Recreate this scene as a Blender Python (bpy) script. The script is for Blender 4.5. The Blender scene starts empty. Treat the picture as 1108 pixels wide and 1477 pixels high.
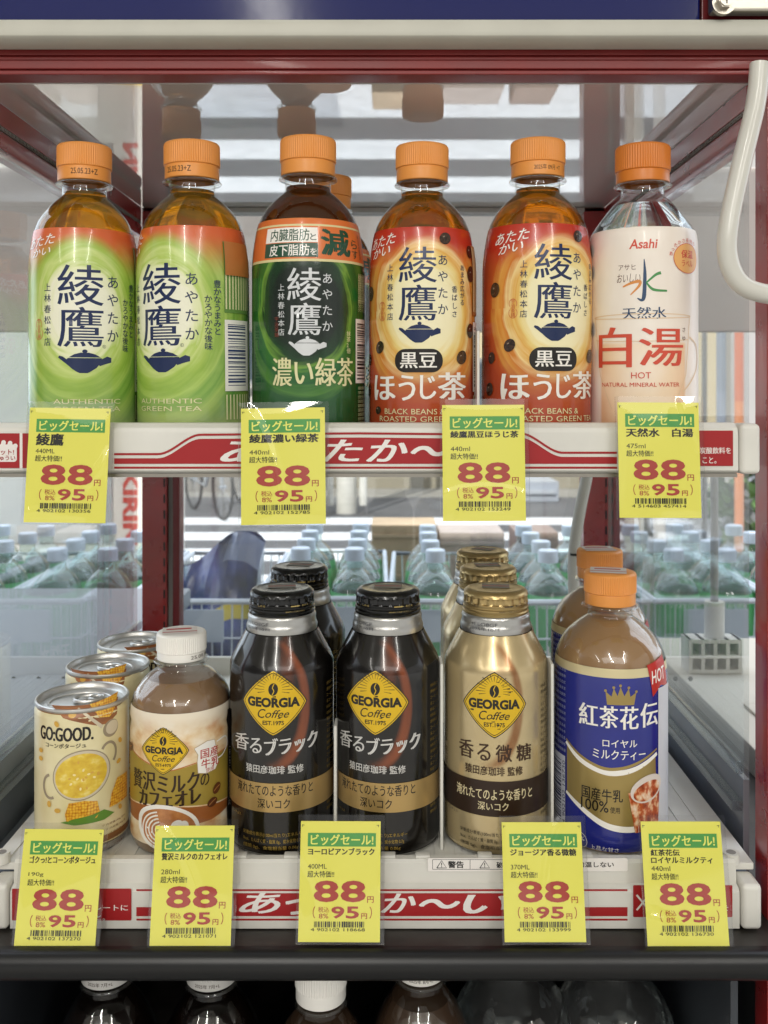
import bpy, bmesh, math, random
from mathutils import Vector, Matrix, Euler
from mathutils.geometry import tessellate_polygon
PI = math.pi; R_ = math.radians
scene = bpy.context.scene; COL = scene.collection
random.seed(7)
H = 1.30                                   # eye height above the pavement
F, CX, CY = 1350.0, 565.0, 565.0           # focal length and horizon point of the photo, in its pixels

# ------------------------------------------------------------------ camera, world, lights, exposure
cam_d = bpy.data.cameras.new('camera'); cam = bpy.data.objects.new('camera', cam_d); COL.objects.link(cam)
cam.location = (0, 0, H); cam.rotation_euler = (PI/2, 0, 0)
cam_d.sensor_fit = 'VERTICAL'; cam_d.sensor_height = 36; cam_d.sensor_width = 36
cam_d.lens = 36*F/1477
cam_d.shift_x = -(CX-554)/1477; cam_d.shift_y = -(738.5-CY)/1477
cam_d.clip_start = 0.01; cam_d.clip_end = 200
cam_d.dof.use_dof = True; cam_d.dof.focus_distance = 0.53; cam_d.dof.aperture_fstop = 16
scene.camera = cam

w = bpy.data.worlds.new('World'); scene.world = w; w.use_nodes = True
wn = w.node_tree; bg = wn.nodes['Background']
tc = wn.nodes.new('ShaderNodeTexCoord'); sp = wn.nodes.new('ShaderNodeSeparateXYZ')
wn.links.new(tc.outputs['Generated'], sp.inputs[0])
ad = wn.nodes.new('ShaderNodeMath'); ad.operation = 'MULTIPLY_ADD'; ad.inputs[1].default_value = .8   # street side and overhead: open sky
wn.links.new(sp.outputs[2], ad.inputs[0]); wn.links.new(sp.outputs[1], ad.inputs[2])
mr = wn.nodes.new('ShaderNodeMapRange'); mr.interpolation_type = 'SMOOTHSTEP'; mr.inputs[1].default_value = -.15; mr.inputs[2].default_value = .55
wn.links.new(ad.outputs[0], mr.inputs[0])
mxw = wn.nodes.new('ShaderNodeMix'); mxw.data_type = 'RGBA'
mxw.inputs[6].default_value = (.40, .395, .385, 1)          # shop side, behind the camera
nz = wn.nodes.new('ShaderNodeTexNoise'); nz.inputs['Scale'].default_value = 1.7; nz.inputs['Detail'].default_value = 2.5      # random light and dark patches, added for broken reflections
wn.links.new(tc.outputs['Generated'], nz.inputs['Vector'])
rz = wn.nodes.new('ShaderNodeValToRGB'); rz.color_ramp.elements[0].position = .42; rz.color_ramp.elements[1].position = .60
rz.color_ramp.elements[0].color = (.14, .137, .132, 1); rz.color_ramp.elements[1].color = (.66, .65, .63, 1)
wn.links.new(nz.outputs['Fac'], rz.inputs[0]); wn.links.new(rz.outputs[0], mxw.inputs[6])
mxw.inputs[7].default_value = (2.7, 2.95, 3.3, 1)          # sky
wn.links.new(mr.outputs[0], mxw.inputs[0]); wn.links.new(mxw.outputs[2], bg.inputs[0]); bg.inputs[1].default_value = 1.0

sd = bpy.data.lights.new('sun', 'SUN'); sd.energy = 4.6; sd.angle = R_(.5); sd.color = (1, .95, .87)
sun = bpy.data.objects.new('sun', sd); COL.objects.link(sun)
sun.rotation_euler = Vector((.35, 1.0, -1.05)).to_track_quat('-Z', 'Y').to_euler()

def area(name, loc, target, sx, sy, power, color=(1, .97, .9)):
    l = bpy.data.lights.new(name, 'AREA'); l.shape = 'RECTANGLE'; l.size = sx; l.size_y = sy
    l.energy = power; l.color = color
    o = bpy.data.objects.new(name, l); COL.objects.link(o); o.location = loc
    o.rotation_euler = (Vector(target)-Vector(loc)).to_track_quat('-Z', 'Y').to_euler()
    return o
# the shop's ceiling tubes, behind and above the photographer
area('shop_tube', (-.34, -1.6, H+1.06), (-.34, -1.3, H), .07, 2.2, 25)
area('shop_tube', (.95, -1.5, H+1.06), (.9, -1.2, H), .07, 2.2, 16)
area('shop_tube', (-1.7, -1.5, H+1.06), (-1.6, -1.2, H), .07, 2.2, 10)
area('soft_panel_lamp', (0, -1.9, H+1.0), (0, .4, H-.1), 2.6, .9, 16, (1, .98, .95))  # broad soft lamp added behind the camera, aimed at the warmer

scene.view_settings.view_transform = 'Standard'; scene.view_settings.look = 'None'
scene.view_settings.exposure = 0; scene.view_settings.gamma = 1; scene.view_settings.use_curve_mapping = False
scene.render.engine = 'CYCLES'
cy = scene.cycles; cy.use_denoising = True; cy.max_bounces = 14; cy.transmission_bounces = 10
cy.transparent_max_bounces = 24; cy.diffuse_bounces = 4; cy.glossy_bounces = 6
cy.caustics_reflective = False; cy.caustics_refractive = False; cy.sample_clamp_indirect = 6
cy.blur_glossy = .5

# ------------------------------------------------------------------ helpers
def P(px, py, d): return Vector(((px-CX)*d/F, d, H+(CY-py)*d/F))
def PX(px, d): return (px-CX)*d/F
def PZ(py, d): return H+(CY-py)*d/F

def lin(c): return c/12.92 if c <= .04045 else ((c+.055)/1.055)**2.4
def hx(s, k=1.0):
    s = s.lstrip('#'); return tuple(lin(int(s[i:i+2], 16)/255)*k for i in (0, 2, 4))
MATS = {}
def mat(name, col, rough=.5, metal=0, coat=0, spec=.5, trans=0, ior=1.45, bump=None, var=None):
    if name in MATS: return MATS[name]
    if isinstance(col, str): col = hx(col)
    m = bpy.data.materials.new(name); m.use_nodes = True; nt = m.node_tree; b = nt.nodes['Principled BSDF']
    b.inputs['Base Color'].default_value = (*col, 1); b.inputs['Roughness'].default_value = rough
    b.inputs['Metallic'].default_value = metal; b.inputs['Coat Weight'].default_value = coat
    b.inputs['Coat Roughness'].default_value = .08
    b.inputs['Specular IOR Level'].default_value = spec; b.inputs['Transmission Weight'].default_value = trans
    b.inputs['IOR'].default_value = ior
    if bump or var:
        t = nt.nodes.new('ShaderNodeTexCoord')
        if bump:
            n = nt.nodes.new('ShaderNodeTexNoise'); n.inputs['Scale'].default_value = bump[0]; n.inputs['Detail'].default_value = 4
            nt.links.new(t.outputs['Object'], n.inputs['Vector'])
            bp = nt.nodes.new('ShaderNodeBump'); bp.inputs['Strength'].default_value = bump[1]; bp.inputs['Distance'].default_value = bump[2]
            nt.links.new(n.outputs['Fac'], bp.inputs['Height']); nt.links.new(bp.outputs[0], b.inputs['Normal'])
        if var:
            n = nt.nodes.new('ShaderNodeTexNoise'); n.inputs['Scale'].default_value = var[0]; n.inputs['Detail'].default_value = 6
            nt.links.new(t.outputs['Object'], n.inputs['Vector'])
            r = nt.nodes.new('ShaderNodeValToRGB'); r.color_ramp.elements[0].position = .35; r.color_ramp.elements[1].position = .68
            r.color_ramp.elements[0].color = (*[c*var[1] for c in col], 1); r.color_ramp.elements[1].color = (*[min(1, c*var[2]) for c in col], 1)
            nt.links.new(n.outputs['Fac'], r.inputs[0]); nt.links.new(r.outputs[0], b.inputs['Base Color'])
            mr = nt.nodes.new('ShaderNodeMapRange'); mr.inputs[3].default_value = max(0, rough-.08); mr.inputs[4].default_value = min(1, rough+.12)
            nt.links.new(n.outputs['Fac'], mr.inputs[0]); nt.links.new(mr.outputs[0], b.inputs['Roughness'])
    MATS[name] = m; return m
def pane(name, tint=(1, 1, 1), refl=1.0, rough=0.0, ior=1.5, wob=None, film=0):
    """thin clear sheet: what lies behind shows through, the surface mirrors by Fresnel"""
    if name in MATS: return MATS[name]
    m = bpy.data.materials.new(name); m.use_nodes = True; nt = m.node_tree; nt.nodes.clear()
    o = nt.nodes.new('ShaderNodeOutputMaterial'); mx = nt.nodes.new('ShaderNodeMixShader')
    tr = nt.nodes.new('ShaderNodeBsdfTransparent'); tr.inputs[0].default_value = (*tint, 1)
    gl = nt.nodes.new('ShaderNodeBsdfGlossy'); gl.inputs['Roughness'].default_value = rough
    fr = nt.nodes.new('ShaderNodeFresnel'); fr.inputs[0].default_value = ior
    mm = nt.nodes.new('ShaderNodeMath'); mm.operation = 'MULTIPLY'; mm.inputs[1].default_value = refl; mm.use_clamp = True
    geo = nt.nodes.new('ShaderNodeNewGeometry'); io = nt.nodes.new('ShaderNodeMapRange')      # same mirror strength from either side of the sheet
    io.inputs[3].default_value = ior; io.inputs[4].default_value = 1/ior
    nt.links.new(geo.outputs['Backfacing'], io.inputs[0]); nt.links.new(io.outputs[0], fr.inputs[0])
    nt.links.new(fr.outputs[0], mm.inputs[0]); nt.links.new(mm.outputs[0], mx.inputs[0])
    base = tr.outputs[0]
    if film:        # a dusty film, added to veil what lies behind in pale haze
        tl = nt.nodes.new('ShaderNodeBsdfTranslucent'); df = nt.nodes.new('ShaderNodeBsdfDiffuse'); m1 = nt.nodes.new('ShaderNodeMixShader'); m2 = nt.nodes.new('ShaderNodeMixShader')
        t = nt.nodes.new('ShaderNodeTexCoord'); n = nt.nodes.new('ShaderNodeTexNoise'); n.inputs['Scale'].default_value = 9; n.inputs['Detail'].default_value = 6
        mp = nt.nodes.new('ShaderNodeMapRange'); mp.inputs[1].default_value = .3; mp.inputs[2].default_value = .75; mp.inputs[3].default_value = film*.5; mp.inputs[4].default_value = film*1.7
        nt.links.new(t.outputs['Object'], n.inputs['Vector']); nt.links.new(n.outputs['Fac'], mp.inputs[0]); nt.links.new(mp.outputs[0], m2.inputs[0])
        nt.links.new(tl.outputs[0], m1.inputs[1]); nt.links.new(df.outputs[0], m1.inputs[2]); nt.links.new(tr.outputs[0], m2.inputs[1]); nt.links.new(m1.outputs[0], m2.inputs[2]); base = m2.outputs[0]
    nt.links.new(base, mx.inputs[1]); nt.links.new(gl.outputs[0], mx.inputs[2]); nt.links.new(mx.outputs[0], o.inputs[0])
    if wob:
        t = nt.nodes.new('ShaderNodeTexCoord'); n = nt.nodes.new('ShaderNodeTexNoise'); n.inputs['Scale'].default_value = wob[0]
        nt.links.new(t.outputs['Object'], n.inputs['Vector'])
        bp = nt.nodes.new('ShaderNodeBump'); bp.inputs['Strength'].default_value = wob[1]; bp.inputs['Distance'].default_value = wob[2]
        nt.links.new(n.outputs['Fac'], bp.inputs['Height']); nt.links.new(bp.outputs[0], gl.inputs['Normal'])
        nt.links.new(bp.outputs[0], fr.inputs['Normal'])
    MATS[name] = m; return m

class G:
    """small node-expression helper for label artwork; u, v are millimetres on the label"""
    def __init__(s, nt): s.nt = nt
    def _in(s, sock, x):
        if hasattr(x, 'is_output'): s.nt.links.new(x, sock)
        elif isinstance(x, (tuple, list)): sock.default_value = (*x, 1)[:len(sock.default_value)]
        else: sock.default_value = x
    def m(s, op, a, b=0.0, clamp=False):
        n = s.nt.nodes.new('ShaderNodeMath'); n.operation = op; n.use_clamp = clamp
        s._in(n.inputs[0], a); s._in(n.inputs[1], b); return n.outputs[0]
    def add(s, a, b): return s.m('ADD', a, b)
    def sub(s, a, b): return s.m('SUBTRACT', a, b)
    def mul(s, a, b): return s.m('MULTIPLY', a, b)
    def sm(s, x, a, b):
        n = s.nt.nodes.new('ShaderNodeMapRange'); n.interpolation_type = 'SMOOTHSTEP'
        s._in(n.inputs[0], x); s._in(n.inputs[1], a); s._in(n.inputs[2], b); return n.outputs[0]
    def ell(s, u, v, cx, cy, rx, ry):
        a = s.mul(s.sub(u, cx), 1/rx); b = s.mul(s.sub(v, cy), 1/ry)
        return s.m('SQRT', s.add(s.mul(a, a), s.mul(b, b)))
    def ang(s, u, v, cx, cy): return s.m('ARCTAN2', s.sub(v, cy), s.sub(u, cx))
    def mix(s, f, a, b):
        n = s.nt.nodes.new('ShaderNodeMix'); n.data_type = 'RGBA'
        s._in(n.inputs[0], f); s._in(n.inputs[6], a); s._in(n.inputs[7], b); return n.outputs[2]
    def ramp(s, f, stops):
        n = s.nt.nodes.new('ShaderNodeValToRGB'); r = n.color_ramp
        while len(r.elements) < len(stops): r.elements.new(.5)
        for e, (p, c) in zip(r.elements, stops): e.position = p; e.color = (*c, 1)
        s._in(n.inputs[0], f); return n.outputs[0]
    def noise(s, x, y, scale, detail=3.0):
        c = s.nt.nodes.new('ShaderNodeCombineXYZ'); s._in(c.inputs[0], x); s._in(c.inputs[1], y)
        n = s.nt.nodes.new('ShaderNodeTexNoise'); n.inputs['Scale'].default_value = scale; n.inputs['Detail'].default_value = detail
        s.nt.links.new(c.outputs[0], n.inputs['Vector']); return n.outputs['Fac']
    def vor(s, x, y, scale):
        c = s.nt.nodes.new('ShaderNodeCombineXYZ'); s._in(c.inputs[0], x); s._in(c.inputs[1], y)
        n = s.nt.nodes.new('ShaderNodeTexVoronoi'); n.inputs['Scale'].default_value = scale; n.inputs['Randomness'].default_value = .35
        s.nt.links.new(c.outputs[0], n.inputs['Vector']); return n.outputs['Distance']
def art(name, fn, rough=.28, metal=0, coat=.35, spec=.5):
    if name in MATS: return MATS[name]
    m = bpy.data.materials.new(name); m.use_nodes = True; nt = m.node_tree; b = nt.nodes['Principled BSDF']
    b.inputs['Roughness'].default_value = rough; b.inputs['Metallic'].default_value = metal
    b.inputs['Coat Weight'].default_value = coat; b.inputs['Coat Roughness'].default_value = .06; b.inputs['Specular IOR Level'].default_value = spec
    uv = nt.nodes.new('ShaderNodeUVMap'); uv.uv_map = 'UVMap'; sp = nt.nodes.new('ShaderNodeSeparateXYZ'); nt.links.new(uv.outputs[0], sp.inputs[0])
    t = nt.nodes.new('ShaderNodeTexCoord'); n = nt.nodes.new('ShaderNodeTexNoise'); n.inputs['Scale'].default_value = 55; n.inputs['Detail'].default_value = 2
    bp = nt.nodes.new('ShaderNodeBump'); bp.inputs['Strength'].default_value = .25; bp.inputs['Distance'].default_value = .0012
    nt.links.new(t.outputs['Object'], n.inputs['Vector']); nt.links.new(n.outputs['Fac'], bp.inputs['Height']); nt.links.new(bp.outputs[0], b.inputs['Normal']); nt.links.new(bp.outputs[0], b.inputs['Coat Normal'])
    g = G(nt); out = fn(g, sp.outputs[0], sp.outputs[1])
    if isinstance(out, tuple):
        nt.links.new(out[0], b.inputs['Base Color']); nt.links.new(out[1], b.inputs['Metallic'])
    else: nt.links.new(out, b.inputs['Base Color'])
    MATS[name] = m; return m

# ---- meshes
def finish(name, bm, mats, parent=None, smooth=True, ang=40):
    me = bpy.data.meshes.new(name); bm.normal_update(); wn = None
    if smooth and len(bm.verts) < 500:          # large flat faces keep their own normal, bevels blend into them
        wn = []; ca = math.cos(R_(ang))
        for f in bm.faces:
            for l in f.loops:
                n = Vector((0, 0, 0))
                for g in l.vert.link_faces:
                    if g.normal.dot(f.normal) > ca: n += g.normal*g.calc_area()
                wn.append(tuple(n.normalized()) if n.length > 0 else tuple(f.normal))
    bm.to_mesh(me); bm.free()
    if not isinstance(mats, (list, tuple)): mats = [mats]
    for m in mats: me.materials.append(m)
    if smooth:
        me.shade_smooth()
        try: me.set_sharp_from_angle(angle=R_(ang))
        except Exception: pass
        if wn: me.normals_split_custom_set(wn)
    o = bpy.data.objects.new(name, me); COL.objects.link(o)
    if parent: o.parent = parent
    return o
def empty(name, loc=(0, 0, 0)):
    o = bpy.data.objects.new(name, None); COL.objects.link(o); o.location = loc; o.empty_display_size = .02; return o
def tag(o, label=None, cat=None, group=None, kind=None):
    if label: o['label'] = label
    if cat: o['category'] = cat
    if group: o['group'] = group
    if kind: o['kind'] = kind
    return o
KIDS = {}
def copy_tree(o, parent=None):
    c = o.copy(); COL.objects.link(c)
    if parent: c.parent = parent; c.matrix_parent_inverse = o.matrix_parent_inverse.copy()
    for ch in [x for x in COL.objects if x.parent == o]: copy_tree(ch, c)
    return c
def box(bm, x0, y0, z0, x1, y1, z1, mi=0, bev=0, seg=2):
    vs = [bm.verts.new((x, y, z)) for x in (x0, x1) for y in (y0, y1) for z in (z0, z1)]
    fs = [bm.faces.new([vs[i] for i in q]) for q in ((0, 1, 3, 2), (4, 6, 7, 5), (0, 4, 5, 1), (2, 3, 7, 6), (0, 2, 6, 4), (1, 5, 7, 3))]
    for f in fs: f.material_index = mi
    if bev:
        es = {e for f in fs for e in f.edges}
        r = bmesh.ops.bevel(bm, geom=list(es), offset=bev, segments=seg, profile=.5, affect='EDGES')
        for f in r['faces']: f.material_index = mi
    return vs
def boxo(name, b, m, parent=None, bev=0, seg=2):
    bm = bmesh.new(); x0, y0, z0, x1, y1, z1 = b
    box(bm, min(x0, x1), min(y0, y1), min(z0, z1), max(x0, x1), max(y0, y1), max(z0, z1), 0, bev, seg); return finish(name, bm, m, parent)
def tube(bm, pts, r, seg=8, mi=0, cap=True):
    pts = [Vector(p) for p in pts]; rings = []; up = Vector((0, 0, 1)); n0 = None
    for i, p in enumerate(pts):
        t = (pts[min(i+1, len(pts)-1)]-pts[max(i-1, 0)]).normalized()
        if n0 is None:
            a = up if abs(t.dot(up)) < .9 else Vector((1, 0, 0)); n0 = t.cross(a).normalized()
        else:
            n0 = (n0-t*n0.dot(t)).normalized()
        b = t.cross(n0); rr = r[i] if isinstance(r, (list, tuple)) else r
        rings.append([bm.verts.new(p+(n0*math.cos(k*2*PI/seg)+b*math.sin(k*2*PI/seg))*rr) for k in range(seg)])
    for a, b in zip(rings, rings[1:]):
        for k in range(seg):
            f = bm.faces.new((a[k], a[(k+1) % seg], b[(k+1) % seg], b[k])); f.material_index = mi
    if cap:
        for q in (rings[0][::-1], rings[-1]): f = bm.faces.new(q); f.material_index = mi
def spline(pts, n=8):
    out = []; pts = [Vector(p) for p in pts]
    for i in range(len(pts)-1):
        p0, p1, p2, p3 = pts[max(i-1, 0)], pts[i], pts[i+1], pts[min(i+2, len(pts)-1)]
        for k in range(n):
            t = k/n
            out.append(.5*((2*p1)+(p2-p0)*t+(2*p0-5*p1+4*p2-p3)*t*t+(3*p1-p0-3*p2+p3)*t**3))
    out.append(pts[-1]); return out
def smooth_prof(pts, n=4): return [(max(0, p.x), p.y) for p in spline([(a, b, 0) for a, b in pts], n)]
def uvlay(bm): return bm.loops.layers.uv.get('UVMap') or bm.loops.layers.uv.new('UVMap')
def lathe(bm, prof, seg=64, mi=0, ribs=None, uvR=None, cx=0, cy=0, cz=0):
    """prof: (r, z) in mm from bottom to top. theta 0 looks to -Y. ribs=(z0,z1,count,depth)"""
    uvl = uvlay(bm) if uvR else None
    rows = []
    for r, z in prof:
        row = []
        for k in range(seg+(1 if uvR else 0)):
            th = -PI+2*PI*k/seg; rr = r
            if ribs and ribs[0] <= z <= ribs[1]: rr = r-ribs[3]*(.5+.5*math.cos(ribs[2]*th))**1.5
            row.append(bm.verts.new((cx+rr*math.sin(th)*.001, cy-rr*math.cos(th)*.001, cz+z*.001)))
        rows.append(row)
    n = seg
    for i in range(len(rows)-1):
        for k in range(n):
            k2 = k+1 if uvR else (k+1) % seg
            vs = [rows[i][k], rows[i][k2], rows[i+1][k2], rows[i+1][k]]
            try: f = bm.faces.new(vs)
            except ValueError: continue
            f.material_index = mi
            if uvl:
                for l, (kk, zz) in zip(f.loops, ((k, prof[i][1]), (k+1, prof[i][1]), (k+1, prof[i+1][1]), (k, prof[i+1][1]))):
                    l[uvl].uv = ((-PI+2*PI*kk/seg)*uvR, zz)
    return rows
def lathe_o(name, prof, m, parent, seg=64, ribs=None, weld=True, uvR=None):
    bm = bmesh.new(); lathe(bm, prof, seg, 0, ribs, uvR)
    if weld: bmesh.ops.remove_doubles(bm, verts=bm.verts[:], dist=1e-6)
    return finish(name, bm, m, parent)

# ---- flat shapes (millimetres) for printing: each is (verts, faces)
def rect(x0, y0, x1, y1): return ([(x0, y0), (x1, y0), (x1, y1), (x0, y1)], [(0, 1, 2, 3)])
def poly(pts):
    tris = tessellate_polygon([[Vector((x, y, 0)) for x, y in pts]]); out = []
    for t in tris:
        a, b, c = [pts[i] for i in t]
        s = (b[0]-a[0])*(c[1]-a[1])-(c[0]-a[0])*(b[1]-a[1])
        if abs(s) > 1e-9: out.append(tuple(t) if s > 0 else tuple(t[::-1]))
    return (list(pts), out)
def ellp(cx, cy, rx, ry, n=32, a0=0, a1=2*PI, rot=0):
    c, s = math.cos(rot), math.sin(rot); pts = []
    full = abs(a1-a0-2*PI) < 1e-6
    for k in range(n if full else n+1):
        t = a0+(a1-a0)*k/n; x, y = rx*math.cos(t), ry*math.sin(t); pts.append((cx+x*c-y*s, cy+x*s+y*c))
    return poly(pts)
def rrect(x0, y0, x1, y1, r, n=6):
    pts = []
    for cx, cy, a in ((x1-r, y0+r, -PI/2), (x1-r, y1-r, 0), (x0+r, y1-r, PI/2), (x0+r, y0+r, PI)):
        for k in range(n+1): t = a+PI/2*k/n; pts.append((cx+r*math.cos(t), cy+r*math.sin(t)))
    return poly(pts)
def stroke(pts, w):
    """a line of varying width through pts"""
    v = []; f = []; n = len(pts)
    for i, p in enumerate(pts):
        a = pts[max(i-1, 0)]; b = pts[min(i+1, n-1)]; dx, dy = b[0]-a[0], b[1]-a[1]; L = math.hypot(dx, dy) or 1
        ww = (w[i] if isinstance(w, (list, tuple)) else w)/2
        v += [(p[0]+dy/L*ww, p[1]-dx/L*ww), (p[0]-dy/L*ww, p[1]+dx/L*ww)]
    for i in range(n-1): f.append((2*i, 2*i+2, 2*i+3, 2*i+1))
    return (v, f)
def curve(pts, w, n=6):
    q = [(p.x, p.y) for p in spline([(x, y, 0) for x, y in pts], n)]
    if isinstance(w, (list, tuple)):
        ww = [w[min(int(i/n), len(w)-2)]+(w[min(int(i/n), len(w)-2)+1]-w[min(int(i/n), len(w)-2)])*((i/n)-min(int(i/n), len(w)-2)) for i in range(len(q))]
    else: ww = w
    return stroke(q, ww)
def arcs(cx, cy, rx, ry, a0, a1, w, n=24, rot=0):
    c, s = math.cos(rot), math.sin(rot); pts = []
    for k in range(n+1):
        t = a0+(a1-a0)*k/n; x, y = rx*math.cos(t), ry*math.sin(t); pts.append((cx+x*c-y*s, cy+x*s+y*c))
    return stroke(pts, w)
def join(*sh):
    v = []; f = []
    for a, b in sh:
        o = len(v); v += a; f += [tuple(i+o for i in q) for q in b]
    return (v, f)
TC = {}
def glyphs(s, bold=0.0, res=3):
    """outline of a text as flat faces (x, y, dz); heavy ideographs are overprinted, simple letters are offset"""
    key = (s, bold, res)
    if key in TC: return TC[key]
    if bold > 0 and any(ord(c) > 0x2e7f for c in s):
        v0, f0 = glyphs(s, 0.0, res); V_, F_ = [], []; r = bold*1.0
        for i, (dx, dy) in enumerate(((-r, -r*.5), (r, r*.5), (-r, r*.5), (r, -r*.5))):
            o = len(V_); V_ += [(x+dx, y+dy, z+i*.004) for x, y, z in v0]; F_ += [tuple(k+o for k in q) for q in f0]
        TC[key] = (V_, F_); return TC[key]
    c = bpy.data.curves.new('glyph', 'FONT'); c.body = s; c.resolution_u = res; c.offset = bold
    o = bpy.data.objects.new('glyph', c); COL.objects.link(o); dg = bpy.context.evaluated_depsgraph_get(); dg.update()
    me = o.evaluated_get(dg).to_mesh(); v = [(p.co.x, p.co.y, 0.0) for p in me.vertices]; f = []
    for q in me.polygons:
        ids = tuple(q.vertices); a = 0
        for i in range(len(ids)):
            x0, y0, _ = v[ids[i]]; x1, y1, _ = v[ids[(i+1) % len(ids)]]; a += x0*y1-x1*y0
        f.append(ids if a > 0 else ids[::-1])
    bpy.data.objects.remove(o); bpy.data.curves.remove(c)
    TC[key] = (v, f); return TC[key]
def T(s, x0, y0, x1, y1, bold=0.0, shear=0.0, slope=0.0, keep=False):
    """text s filling the box x0..x1, y0..y1 (y0 bottom)"""
    v, f = glyphs(s, bold); v = [(x+shear*y, y, z) for x, y, z in v]
    ax, bx = min(p[0] for p in v), max(p[0] for p in v); ay, by = min(p[1] for p in v), max(p[1] for p in v)
    sx, sy = (x1-x0)/(bx-ax), (y1-y0)/(by-ay)
    if keep: sx = sy = min(sx, sy)
    ox, oy = (x0+x1)/2-(ax+bx)/2*sx, (y0+y1)/2-(ay+by)/2*sy
    return ([(x*sx+ox, y*sy+oy+slope*(x*sx+ox-x0), z) for x, y, z in v], f)
def em(s, cx, cy, size, bold=0.0, sx=1.0):
    """one glyph on its em square"""
    v, f = glyphs(s, bold); k = size/.95
    return ([(cx+(x-.48)*k*sx, cy+(y-.36)*k, z) for x, y, z in v], f)
def VT(s, cx, y0, y1, size, bold=0.0):
    """a vertical line of text from y1 (top) down to y0"""
    n = len(s); st = (y1-y0-size)/max(1, n-1)
    return join(*[em(ch, cx, y1-size/2-i*st, size, bold) for i, ch in enumerate(s) if ch != ' '])
def mincho(s, x0, y0, x1, y1, thin=-.008, dx=.06, n=3):
    """brush-like: thin horizontals, thick uprights"""
    w_ = (x1-x0)*dx
    return [T(s, x0+w_*k/(n-1), y0, x1-w_*(n-1-k)/(n-1), y1, thin) for k in range(n)]
def bars(x0, y0, x1, y1, seed, n=44, vertical=False):
    rnd = random.Random(seed); ws = [rnd.choice((1, 1, 2, 2, 3)) for _ in range(n)]; t = sum(ws); out = []; p = 0
    for i, q in enumerate(ws):
        if i % 2 == 0:
            if vertical: out.append(rect(x0, y0+(y1-y0)*p/t, x1, y0+(y1-y0)*(p+q)/t))
            else: out.append(rect(x0+(x1-x0)*p/t, y0, x0+(x1-x0)*(p+q)/t, y1))
        p += q
    return join(*out)

def put(bm, shape, mapf, lift, mi, step=None, stepv=None):
    """print a flat shape on a surface: cut it to the step, then map (u, v) to the surface"""
    v, f = shape; b = bmesh.new(); zl = b.verts.layers.float.new('dz'); vv = [b.verts.new((p[0], p[1], 0)) for p in v]
    for q, p in zip(vv, v): q[zl] = p[2] if len(p) > 2 else 0
    for q in f:
        try: b.faces.new([vv[i] for i in q])
        except ValueError: pass
    for axis, st in ((0, step), (1, stepv)):
        if not st: continue
        lo = min(p[axis] for p in v); hi = max(p[axis] for p in v); k = math.ceil(lo/st)
        while k*st < hi:
            co = [0, 0, 0]; co[axis] = k*st; no = [0, 0, 0]; no[axis] = 1
            if k*st > lo: bmesh.ops.bisect_plane(b, geom=b.verts[:]+b.edges[:]+b.faces[:], dist=1e-5, plane_co=co, plane_no=no)
            k += 1
    uvl = uvlay(bm); mp = {}
    for x in b.verts: mp[x] = bm.verts.new(mapf(x.co.x, x.co.y, lift+x[zl]))
    for q in b.faces:
        try: nf = bm.faces.new([mp[x] for x in q.verts])
        except ValueError: continue
        nf.material_index = mi; nf.smooth = True
        for l, x in zip(nf.loops, q.verts): l[uvl].uv = (x.co.x, x.co.y)
    b.free()
def interp(prof, v):
    for (r0, z0), (r1, z1) in zip(prof, prof[1:]):
        if z0 <= v <= z1 and z1 > z0: return r0+(r1-r0)*(v-z0)/(z1-z0)
    return prof[0][0] if v < prof[0][1] else prof[-1][0]

class Label:
    """a printed sleeve round a bottle: base art + printed marks, one mesh"""
    def __init__(s, prof, R, v0, v1, base, grow=.15, seg=96):
        s.prof = prof; s.R = R; s.bm = bmesh.new(); s.mats = [base]; s.n = 0; s.grow = grow
        pts = [(interp(prof, v0)+grow, v0)]+[(r+grow, z) for r, z in prof if v0 < z < v1]+[(interp(prof, v1)+grow, v1)]
        full = []
        for (r0, z0), (r1, z1) in zip(pts, pts[1:]):
            k = max(1, int((z1-z0)/4)); full += [(r0+(r1-r0)*i/k, z0+(z1-z0)*i/k) for i in range(k)]
        full.append(pts[-1]); lathe(s.bm, full, seg, 0, None, R)
        s.v0, s.v1 = v0, v1
    def map(s, u, v, l):
        r = (interp(s.prof, v)+s.grow+l)*.001; th = u/s.R
        return (r*math.sin(th), -r*math.cos(th), v*.001)
    def add(s, shape, m, lift=None):
        if m not in s.mats: s.mats.append(m)
        if lift is None: s.n += 1; lift = .06+.012*s.n
        lo = min(p[1] for p in shape[0]); hi = max(p[1] for p in shape[0])
        rl, rh, rm = interp(s.prof, lo), interp(s.prof, hi), interp(s.prof, (lo+hi)/2)
        curved = abs(rl-rh) > .05 or abs(rm-rl) > .05
        put(s.bm, shape, s.map, lift, s.mats.index(m), 3.0, 2.0 if curved else None)
    def addn(s, shapes, m):
        for x in shapes: s.add(x, m)
    def done(s, name, parent):
        return finish(name, s.bm, s.mats, parent, True, 50)
class Frame:
    """turns the photo's pixels on a bottle into label millimetres"""
    def __init__(s, cx, hw, R, base, mmpx): s.cx, s.hw, s.R, s.base, s.k = cx, hw, R, base, mmpx
    def u(s, x): return s.R*math.asin(max(-.995, min(.995, (x-s.cx)/s.hw)))
    def v(s, y): return (CY-y)*s.k+s.base
    def b(s, x0, y0, x1, y1): return (s.u(x0), s.v(y1), s.u(x1), s.v(y0))
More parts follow.
